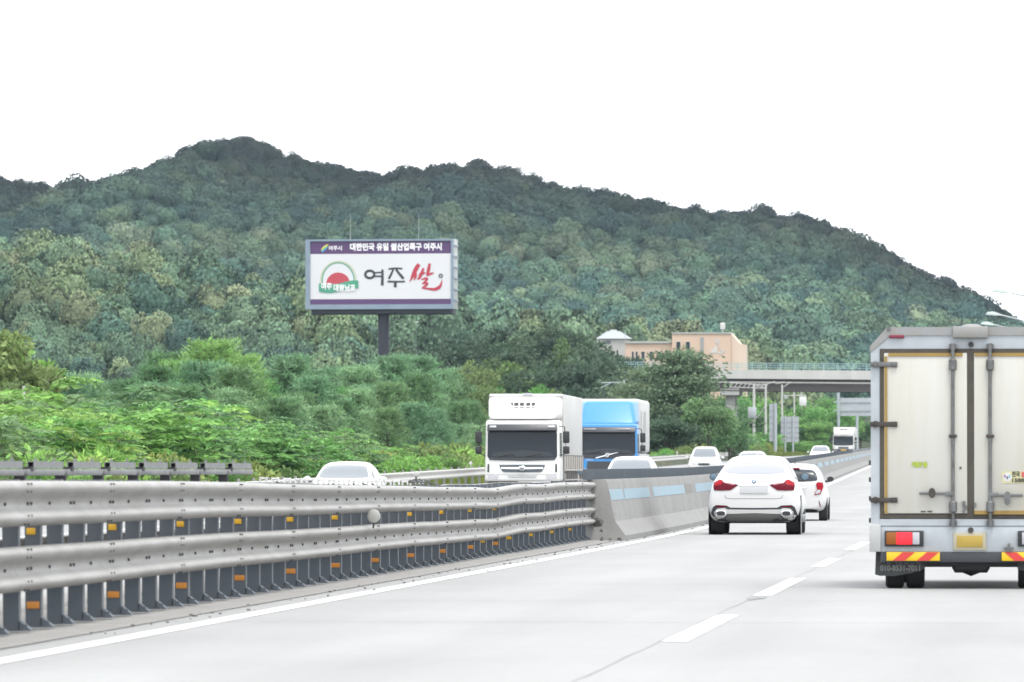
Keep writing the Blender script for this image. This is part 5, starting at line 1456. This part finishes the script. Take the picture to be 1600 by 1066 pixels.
    for s in (-1, 1):
        box('mirror', (s * 1.02, LEN + 1.5, 1.45), (.16, .08, .3), M_BLACK, t, bevel=.03)
        for zz in (.95, 1.15, 1.33, .72): box('side_hook', (s * (W + .012), .3, zz), (.03, .1, .05), M_RUST, t)
    return t
box_truck()

# ================================================================== billboard on its column
def billboard():
    Y = 740.0; K = 13.51
    X = x_at(593, Y); ZB0 = z_at(480, Y)
    g = float(ground_h(X, Y))
    t = empty('billboard', (X, Y, g), -.07, 'wide white and purple billboard with Korean lettering on a dark column', 'billboard')
    zb = ZB0 - g
    def U(px, py): return ((px - 593) / K, zb + (480 - py) / K)
    M_STEELB = mat('board_frame', (.16, .21, .27), .5, metal=.2, noise=.2, nscale=.8, color2=(.20, .25, .30))
    M_SIDEB = mat('board_side', (.36, .38, .37), .6, noise=.2, nscale=1)
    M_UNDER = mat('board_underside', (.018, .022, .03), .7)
    M_COLU = mat('board_column', (.012, .014, .024), .5)
    M_PUR = mat('purple_vinyl', (.075, .032, .11), .5, noise=.1, nscale=.3)
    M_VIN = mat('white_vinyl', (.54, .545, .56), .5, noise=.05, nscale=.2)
    M_WLET = mat('white_letter', (.74, .74, .75), .5)
    M_INK = mat('slate_ink', (.022, .028, .036), .6)
    M_RINK = mat('red_ink', (.36, .022, .045), .5)
    M_GRN = mat('emblem_green', (.05, .25, .16), .5)
    x0, z0 = U(475, 482); x1, z1 = U(711, 372)
    MB().box(((x0 + x1) / 2, 1.5, (z0 + z1) / 2), (x1 - x0, 2.9, z1 - z0)).build('housing', M_SIDEB, t, bevel=.05)
    fr = MB()
    a0, b0 = U(482.5, 474.5); a1, b1 = U(707, 375)
    fr.box(((x0 + a0) / 2, -.05, (z0 + z1) / 2), (a0 - x0, .3, z1 - z0)); fr.box(((x1 + a1) / 2, -.05, (z0 + z1) / 2), (x1 - a1, .3, z1 - z0))
    fr.box(((a0 + a1) / 2, -.05, (z0 + b0) / 2), (a1 - a0, .3, b0 - z0)); fr.box(((a0 + a1) / 2, -.05, (z1 + b1) / 2), (a1 - a0, .3, z1 - b1))
    fr.build('frame', M_STEELB, t)
    for k in range(6):
        zz = z0 + (k + .8) * (z1 - z0) / 6.4
        box('side_rung', (x1 + .06, 1.5, zz), (.12, 2.7, .14), M_STEELB, t)
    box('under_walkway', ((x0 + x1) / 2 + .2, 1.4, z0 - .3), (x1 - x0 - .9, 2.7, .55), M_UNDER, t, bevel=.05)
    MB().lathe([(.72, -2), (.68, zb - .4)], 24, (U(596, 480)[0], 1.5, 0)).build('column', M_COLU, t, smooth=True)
    def band(p0, q0, p1, q1, m, nm, y=-.02):
        a, b = U(p0, q0); c, d = U(p1, q1)
        return box(nm, ((a + c) / 2, y, (b + d) / 2), (abs(c - a), .03, abs(d - b)), m, t)
    band(482.5, 395, 707, 375, M_PUR, 'header_band'); band(482.5, 466, 707, 395, M_VIN, 'poster'); band(482.5, 474.5, 707, 466, M_PUR, 'footer_band')
    def txt(s, px0, px1, py, size, m, bold, y=-.06):
        a, b = U((px0 + px1) / 2, py)
        return flat_text('lettering', s, m, t, (a, y, b), size, bold=bold, width=(px1 - px0) / K, depth=.01)
    txt('대한민국 유일 쌀산업특구 여주시', 546, 692, 385, .92, M_WLET, .035)
    txt('여주시', 512, 533, 386.3, .58, M_WLET, .012)
    # city leaf mark in four colours
    for k, c in enumerate(((.62, .50, .10), (.30, .45, .12), (.10, .38, .32), (.06, .20, .45))):
        pts = [U(499.5 + s * 12.5 + k * .5, 388.5 - 8.5 * s - 1.6 * math.sin(s * 3.1) + k * 1.45) for s in np.linspace(0.02, 1 - .1 * k, 8)]
        ribbon(pts, [.05, .11, .13, .14, .14, .13, .1, .03], -.07).build('leaf_mark', mat('leaf%d' % k, c, .5), t)
    def C(cx, cy): return U(560 + cx / 8.527, 365 + cy / 8.527)
    S = 1 / 8.527 / K
    def stroke(pts, ws, m=M_INK, y=-.06, nm='brush_stroke'):
        P = [C(*p) for p in pts]
        # smooth a little
        for _ in range(2):
            Q = [P[0]]; W_ = [ws[0]]
            for i in range(len(P) - 1):
                (a, b), (c, d) = P[i], P[i + 1]
                Q += [(a * .75 + c * .25, b * .75 + d * .25), (a * .25 + c * .75, b * .25 + d * .75)]; W_ += [ws[i] * .75 + ws[i + 1] * .25, ws[i] * .25 + ws[i + 1] * .75]
            P = Q + [P[-1]]; ws = W_ + [ws[-1]]
        ribbon(P, [w * S for w in ws], y).build(nm, m, t)
    ring = [(150 + 63 * math.cos(a), 531 + 50 * math.sin(a)) for a in np.linspace(0, 2 * PI, 15)]
    stroke(ring, [34] * 15)
    stroke([(205, 508), (260, 507), (308, 506)], [22, 22, 24]); stroke([(205, 556), (260, 557), (305, 558)], [24, 24, 26])
    stroke([(322, 466), (322, 540), (320, 610), (318, 680)], [30, 34, 36, 40], y=-.065)
    stroke([(402, 460), (450, 455), (500, 450), (592, 456)], [20, 26, 24, 22]); stroke([(468, 465), (440, 530), (408, 592)], [22, 28, 32], y=-.065)
    stroke([(505, 465), (555, 530), (608, 590)], [26, 34, 36], y=-.07); stroke([(390, 627), (500, 631), (626, 628)], [26, 24, 24]); stroke([(495, 640), (495, 706)], [40, 40])
    r = M_RINK
    stroke([(818, 398), (780, 450), (740, 540), (692, 634)], [48, 62, 54, 8], r); stroke([(768, 520), (775, 565), (748, 612)], [40, 34, 12], r, -.065)
    stroke([(880, 452), (855, 510), (825, 580), (793, 604)], [30, 38, 46, 6], r); stroke([(815, 540), (870, 525), (905, 508)], [24, 34, 18], r, -.065)
    stroke([(962, 388), (950, 460), (935, 520), (922, 558)], [34, 44, 44, 14], r); stroke([(930, 545), (980, 525), (1018, 514)], [30, 32, 12], r, -.065)
    stroke([(850, 605), (900, 585), (935, 592), (905, 625), (860, 662)], [20, 26, 34, 30, 12], r); stroke([(865, 660), (915, 645), (935, 660), (900, 695), (858, 716)], [20, 28, 32, 30, 20], r, -.065)
    stroke([(856, 714), (930, 725), (1030, 738), (1085, 715), (1115, 680), (1130, 610)], [18, 26, 40, 48, 34, 6], r, -.07)
    for k in range(6):
        a = k * PI / 3; c = (1113 + 22 * math.cos(a), 553 + 22 * math.sin(a))
        x, z = C(*c); MB().lathe([(.09, 0), (.09, .03)], 8, (0, 0, 0), 'Y').build('flower_dot', M_INK, t, (x, -.09, z))
    # round emblem: green ring, red field, ribbon with lettering (figure left out)
    er = [U(527 + 25.5 * math.cos(a), 436 - 27.5 * math.sin(a)) for a in np.linspace(-.25, PI + .25, 22)]
    ribbon(er, [.13] * 22, -.06).build('emblem_ring', M_GRN, t)
    er = [U(527.6 + 28 * math.cos(a), 435.5 - 29 * math.sin(a)) for a in np.linspace(-.25, PI + .25, 22)]
    ribbon(er, [.16] * 22, -.05).build('emblem_ring', mat('emblem_cream', (.42, .42, .30), .5), t)
    mound = [U(527 + 19 * math.cos(a), 442 - 18 * math.sin(a)) for a in np.linspace(0, PI, 14)]
    MB().prism(mound, -.06, -.03).build('emblem_field', mat('emblem_red', (.38, .04, .06), .5), t)
    tp = [U(496.5 + 63 * s, 440.5 + 3.2 * math.sin(s * 5.2) - 1 * s) for s in np.linspace(0, 1, 14)]
    bt = [U(496.5 + 63 * s, 453.0 + 3.4 * math.sin(s * 5.2 + .2) - 1 * s) for s in np.linspace(1, 0, 14)]
    MB().prism(tp + bt, -.10, -.06).build('emblem_ribbon', M_GRN, t)
    txt('여주', 500, 517, 446.5, .85, M_WLET, .025, -.13); txt('대왕님표', 520, 555, 449.0, .85, M_WLET, .025, -.13)
    for px in (543, 652):
        x, z = U(px, 372); MB().tube([(x, 1.4, z), (x, 1.4, z + 3.0)], [.028, .018], 6).build('lightning_rod', M_SIDEB, t)
    return t
billboard()

# ================================================================== overpass
def overpass():
    Y = 850.0; K = 11.76
    t = empty('overpass_bridge', (x_at(1180, Y), Y, float(ground_h(x_at(1180, Y), Y))), 0, 'concrete road overpass with teal railing crossing above the expressway', 'bridge')
    bx, bz = t.location.x, t.location.z
    M_PAR = mat('parapet_concrete', (.42, .42, .40), .85, noise=.2, nscale=.3, color2=(.34, .34, .32), stretch=(1, 1, .3))
    M_GIR = mat('girder_brown', (.085, .072, .068), .7, noise=.2, nscale=.5)
    M_TEAL = mat('teal_railing', (.22, .34, .36), .5)
    xl, xr = x_at(930, Y) - bx, x_at(1830, Y) - bx
    def zz(px, x): return z_at(px, Y) - bz - .009 * (x - (x_at(1180, Y) - bx))
    def slab(p0, p1, y0, y1, nm, m, a=None, b=None):
        a = xl if a is None else a; b = xr if b is None else b
        v = [(x, y, zz(p, x)) for y in (y0, y1) for x in (a, b) for p in (p0, p1)]
        return MB().add(v, [(0, 1, 3, 2), (4, 6, 7, 5), (0, 2, 6, 4), (1, 5, 7, 3), (0, 4, 5, 1), (2, 3, 7, 6)]).build(nm, m, t)
    n = 9
    for k in range(n):
        a = xl + (xr - xl) * k / n; b = xl + (xr - xl) * (k + 1) / n - .05
        slab(578, 592, -.3, 0, 'parapet_panel', M_PAR, a, b); slab(578, 592, 9.7, 10, 'parapet_panel', M_PAR, a, b)
    slab(586.5, 591.8, .01, 9.69, 'deck', M_PAR)
    for y in (.7, 3.5, 6.3, 9.1): slab(592.2, 610, y - .2, y + .2, 'girder', M_GIR); 
    for y in (.7, 9.1): slab(609.4, 611, y - .5, y + .5, 'girder_flange', M_GIR)
    MB().tube([(xl, -.45, zz(598, xl)), (xr, -.45, zz(598, xr))], .12, 8).build('drain_pipe', M_GALV, t)
    k = 0; x = xl
    while x < x_at(1600, Y) - bx:
        box('railing_post', (x, -.15, zz(578, x) + .45), (.1, .1, .95), M_TEAL, t); x += 1.9; k += 1
    for p in (567.5, 571, 574.5): MB().tube([(xl, -.15, zz(p, xl)), (xr, -.15, zz(p, xr))], .04, 6).build('railing_bar', M_TEAL, t)
    mesh = MB()
    x = xl
    while x < x_at(1560, Y) - bx: mesh.box((x, -.15, zz(573, x)), (.035, .035, .95)); x += .3
    mesh.build('railing_infill', M_TEAL, t)['kind'] = 'stuff'
    for px in (1000, 1140, 1480):
        x = x_at(px, Y) - bx
        pr = MB().box((x, 5, (zz(612, x) - 3) / 2), (1.3, 5.5, zz(612, x) + 3)).build('pier', M_PAR, t, bevel=.15)
        MB().box((x, 5, zz(613, x)), (2.6, 9.4, .9)).build('pier_cap', M_PAR, t, bevel=.1)
    return t
overpass()

# ================================================================== peach building and house on the rise
def building():
    Y = 985.0; K = 1e4 / Y
    X = x_at(1100, Y); g = float(ground_h(X, Y))
    t = empty('peach_building', (X, Y, g), 0, 'peach walled building with white wall mark behind the overpass', 'building')
    def U(px, py): return ((px - 1100) / K, z_at(py, Y) - g)
    M_PE = mat('peach_wall', (.50, .37, .28), .8, noise=.08, nscale=.3)
    M_PE2 = mat('pale_peach_wall', (.54, .43, .34), .8, noise=.08, nscale=.3)
    M_WT = mat('white_wall', (.44, .44, .42), .7)
    w = [U(1050, 520), U(1142, 520), U(1142, 640), U(1050, 640)]
    MB().prism([(U(1050, 521)[0], -1), (U(1142, 521)[0], -1), U(1142, 521), U(1050, 521)], 0, 12).build('wall', M_PE, t)
    MB().prism([(U(1142.2, 521)[0], -1), (U(1163, 521)[0], -1), U(1163, 538), U(1156, 537), U(1142.2, 521)], .4, 11.6).build('wall', M_PE2, t)
    MB().prism([(U(976, 536)[0], -1), (U(1049.8, 536)[0], -1), U(1049.8, 534), U(1010, 536), U(976, 535)], 1.0, 11).build('wall', M_PE, t)
    box('roof_edge', ((U(1050, 0)[0] + U(1142, 0)[0]) / 2, 6, U(0, 520.4)[1]), (92.5 / K, 12.3, .22), mat('roof_edge', (.32, .33, .31), .7), t)
    box('roof_edge', ((U(976, 0)[0] + U(1049, 0)[0]) / 2, 6, U(0, 534.5)[1]), (73 / K, 10.6, .3), mat('roof_edge', (.32, .33, .31), .7), t)
    for px, w_ in ((988, 4), (994, 4), (1004, 6), (1017, 6), (1030, 6)):
        a, b = U(px, 556); wi = box('window', (a, .97, b), (w_ / K, .08, 1.5), M_WT, t); box('pane', (a, .92, b), (w_ / K - .12, .06, 1.36), M_GLASS, wi)
    for px in (1060, 1075): a, b = U(px, 540); wi = box('window', (a, -.03, b), (.7, .08, 1.3), M_WT, t); box('pane', (a, -.08, b), (.58, .06, 1.18), M_GLASS, wi)
    a, b = U(1097, 536); box('drain_shaft', (a, -.05, b - .4), (.45, .15, 2.6), mat('shaft_grey', (.22, .24, .25), .7), t)
    MB().prism([U(1109, 551.5), U(1120.5, 551.5), U(1120, 538), U(1117, 542)], -.06, 0).build('wall_mark', M_WT, t)
    ribbon([U(1121 + 2.6 * math.cos(q), 533 - 2.6 * math.sin(q)) for q in np.linspace(0, 2 * PI, 12)], [.2] * 12, -.06).build('wall_mark', M_WT, t)
    ribbon([U(1122, 537), U(1125, 544), U(1129, 549), U(1132, 548.5)], [.1, .12, .18, .3], -.06).build('wall_mark', M_WT, t)
    ribbon([U(1120, 551), U(1127, 551.2), U(1132, 550)], [.2, .2, .15], -.06).build('wall_mark', M_WT, t)
    a, b = U(1127, 520)
    tk = MB().lathe([(.36, 0), (.4, .1), (.4, .9), (.3, 1.0)], 16, (a, 5, b + .65)).build('roof_tank', M_WT, t, smooth=True)
    MB().tube([(a, 5, b - .2), (a, 5, b + .7)], .08, 6).build('tank_leg', M_WT, t)
    # house
    Y2 = 1010.0; X2 = x_at(962, Y2); g2 = float(ground_h(X2, Y2)); K2 = 1e4 / Y2
    h = empty('white_house', (X2, Y2, g2), .25, 'white walled house with grey hipped roof left of the peach building', 'house')
    zt = z_at(529, Y2) - g2
    box('wall', (0, 2, zt / 2 - .5), (4.6, 4, zt + 1), mat('house_wall', (.36, .36, .34), .8, noise=.15, nscale=1), h)
    rf = MB(); rz = z_at(517, Y2) - g2
    rf.add([(-2.5, -.4, zt), (2.6, -.4, zt), (2.6, 4.4, zt), (-2.5, 4.4, zt), (-.9, 1.2, rz), (.9, 1.2, rz), (.9, 2.8, rz), (-.9, 2.8, rz)], [(3, 2, 1, 0), (4, 5, 6, 7), (0, 1, 5, 4), (1, 2, 6, 5), (2, 3, 7, 6), (3, 0, 4, 7)])
    rf.build('roof', mat('house_roof', (.26, .28, .30), .7), h); box('roof_lantern', (0, 2, rz + .1), (1.0, .9, .3), M_WT, h)
    wi = box('window', (-1.2, -.01, zt - .55), (.8, .06, .6), mat('window_dark', (.1, .11, .12), .4), h)
building()

# ================================================================== signs, poles, lamps
M_SIGNB = mat('sign_back', (.34, .36, .38), .5, metal=.2, noise=.15, nscale=1.2)
M_POLE = mat('grey_pole', (.30, .33, .35), .5, metal=.2)
M_CONC = mat('concrete_pole', (.40, .40, .385), .85)
def place(px, rel):
    y = y_for(px, rel); return rel + road_dx(y), y
def sign_back(px0, px1, py0, py1, rel, label, ribs, posts, pole_r=.12):
    x, y = place((px0 + px1) / 2, rel); K = 1e4 / y; g = float(ground_h(x, y))
    t = empty('road_sign', (x, y, g), 0, label, 'road sign')
    w = (px1 - px0) / K; z0, z1 = z_at(py1, y) - g, z_at(py0, y) - g
    n = max(1, ribs + 1)
    for k in range(n):
        a = z0 + (z1 - z0) * k / n; box('sign_panel', (0, .05, (a + (z1 - z0) / n / 2)), (w, .04, (z1 - z0) / n - .03), M_SIGNB, t)
    for p in posts:
        MB().tube([((p - (px0 + px1) / 2) / K, -.06, -1.0), ((p - (px0 + px1) / 2) / K, -.06, z1 + .1)], pole_r, 10).build('post', M_POLE, t, smooth=True)
    for k in range(ribs): box('brace', (0, .0, z0 + (z1 - z0) * (k + 1) / n), (w * 1.02, .06, .1), M_POLE, t)
    return t
sign_back(1220, 1248, 651, 691, -23.6, 'grey back of a square road sign with ribs on the verge', 4, (1227, 1239))
sign_back(1202, 1213, 631, 690, -23.2, 'tall narrow grey sign back beside the square sign', 5, (1211.5,), .2)
sx, sy = x_at(1340, 900), 900.0
def gantry_sign():
    y = 905.0; x = x_at(1345, y); g = float(ground_h(x, y)); K = 1e4 / y
    t = empty('direction_sign', (x, y, g), 0, 'large grey sign back with two crossbars beyond the overpass', 'road sign')
    z = lambda py: z_at(py, y) - g
    for k, (a, b) in enumerate(((622, 628), (629, 641), (643, 650))): box('sign_panel', (0, .1, (z(a) + z(b)) / 2), (64 / K, .06, z(a) - z(b)), M_SIGNB, t)
    for py in (628.5, 642): box('crossbar', (-3 / K, 0, z(py)), (80 / K, .12, .14), M_POLE, t)
    MB().tube([(-35 / K, 0, -1), (-35 / K, 0, z(604))], .22, 10).build('post', M_POLE, t, smooth=True)
    MB().tube([(-6 / K, .2, -1), (-6 / K, .2, z(645))], .2, 10).build('post', M_POLE, t, smooth=True)
gantry_sign()

def mast(px, rel, py_top, label, arm=None, r=.14, boxes=(), m=M_CONC, name='pole', lamp=False):
    x, y = place(px, rel) if rel is not None else (x_at(px, arm_y), arm_y)
    g = float(ground_h(x, y)); K = 1e4 / y
    t = empty(name, (x, y, g), 0, label, 'pole')
    zt = z_at(py_top, y) - g
    MB().tube([(0, 0, -1), (0, 0, zt)], [r, r * .75], 10).build('shaft', m, t, smooth=True)
    for (py, w, h) in boxes: box('cabinet', (-.2, -.2, z_at(py, y) - g), (w, .4, h), M_SIGNB, t, bevel=.04)
    if arm:
        for (dx0, dx1, p0, p1) in arm: MB().tube([(dx0 / K, 0, z_at(p0, y) - g), (dx1 / K, 0, z_at(p1, y) - g)], .055, 6).build('arm', m, t)
    if lamp: box('lamp_head', (.12, 0, zt + .04), (.32, .14, .09), M_WHITE, t, bevel=.02)
    return t
# railway masts with wires near the bridge
m1 = mast(1178, -27, 601, 'pale concrete mast with cabinet left of the sign backs', [(-38, 22, 598, 602), (-38, 20, 605, 607)] + [(-38 + 7 * k, -33 + 7 * k, 606, 599) for k in range(8)], .2, [(645, 1.0, 1.3)], name='utility_mast')
mast(1196.5, -27.5, 600, 'second pale concrete mast between the cabinet mast and sign backs', [(-16, 0, 602, 606), (0, 14, 601, 596)], .17, name='utility_mast')
cm = mast(1222, -26, 601, 'thin pale mast with a crossarm carrying a white box', [(2, 38, 618, 618), (0, 14, 606, 597), (-10, 4, 600, 597)], .14, name='utility_mast')
K_ = 1e4 / cm.location.y
box('sign_box', (32.5 / K_, 0, z_at(627, cm.location.y) - cm.location.z), (11 / K_, .3, 14 / K_), M_WHITE, cm, bevel=.03)
box('sign_hanger', (6 / K_, 0, z_at(621, cm.location.y) - cm.location.z), (.4, .3, .35), M_POLE, cm)
mast(1241, -28, 592, 'slim white post in front of the overpass girder, left of two', [(-16, 22, 599, 599)], .13, name='utility_mast')
mast(1252, -28.5, 592, 'slim white post in front of the overpass girder, right of two', None, .13, name='utility_mast')
x_, y_ = place(975, -34)
mast(975, -34, 594, 'grey railway mast with bracket arm above the blue lorry', [(-36, 0, 598, 597), (-10, 0, 597, 607), (-36, -20, 606, 598), (2, 34, 614, 616), (4, 14, 622, 610)], .16, m=M_POLE, name='railway_mast')
mast(37, -34, 602, 'white concrete pole standing among the saplings at far left', None, .07, name='utility_mast')
mast(650, -62, 503, 'small lamp post standing right of the billboard column', None, .014, m=M_POLE, name='lamp_post', lamp=True)
mast(1249, -60, 517, 'distant lamp post on the slope above the overpass', None, .06, m=M_POLE, name='lamp_post')
# drooping wires between the masts
def wire(a, b, sag, name='cable'):
    pts = [(a[0] + (b[0] - a[0]) * t, a[1] + (b[1] - a[1]) * t, a[2] + (b[2] - a[2]) * t - sag * 4 * t * (1 - t)) for t in np.linspace(0, 1, 12)]
    return MB().tube(pts, .03, 5).build(name, M_WHITE)
yA = m1.location.y
c1 = wire((x_at(1142, yA), yA, z_at(662, yA)), (x_at(1196, yA), yA, z_at(634, yA)), 1.2); tag(c1, 'pale cable sagging between the cabinet mast and its neighbour', 'cable')

# street lamps leaning over the carriageway from the right-hand verge
for k, (px, py, y, w) in enumerate(((1563, 455.5, 330, 'highest'), (1552, 491, 400, 'middle'), (1543, 506.5, 445, 'lowest'))):
    rel = 7.6; bx_ = rel + road_dx(y); bz_ = float(ground_h(bx_, y))
    t = empty('street_lamp', (bx_, y, bz_), 0, 'street lamp head on a long arm at the right edge, %s of three' % w, 'street lamp', 'street lamps on the right')
    hx = x_at(px, y) - bx_; hz = z_at(py, y) - bz_
    MB().tube([(0, 0, -.3), (0, 0, hz - 1.6)], [.11, .08], 10).build('pole', M_POLE, t, smooth=True)
    MB().tube([(0, 0, hz - 1.6), (-.4, 0, hz - 1.35), (hx + .4, 0, hz - .06)], [.07, .06, .045], 8).build('arm', M_POLE, t, smooth=True)
    hd = MB().prism([(hx - .5, hz - .05), (hx - .35, hz + .1), (hx, hz + .14), (hx + .35, hz + .02), (hx + .6, hz - .12), (hx + .1, hz - .12)], -.14, .14).build('lamp_head', mat('lamp_head', (.42, .48, .46), .4), t, bevel=.03)

# ================================================================== thin haze over the whole valley
hz = MB().box((0, 1800, 95), (4000, 5400, 330)).build('haze', None)
hm = bpy.data.materials.new('haze_air'); hm.use_nodes = True
hn, hl = hm.node_tree.nodes, hm.node_tree.links
hn.remove(hn['Principled BSDF'])
pv = hn.new('ShaderNodeVolumePrincipled')
pv.inputs['Color'].default_value = (.62, .82, 1.0, 1)
pv.inputs['Density'].default_value = HAZE
pv.inputs['Anisotropy'].default_value = .2
hl.new(pv.outputs[0], hn['Material Output'].inputs['Volume'])
hz.data.materials.append(hm)
tag(hz, 'thin pale blue haze filling the valley air', 'haze', kind='stuff')
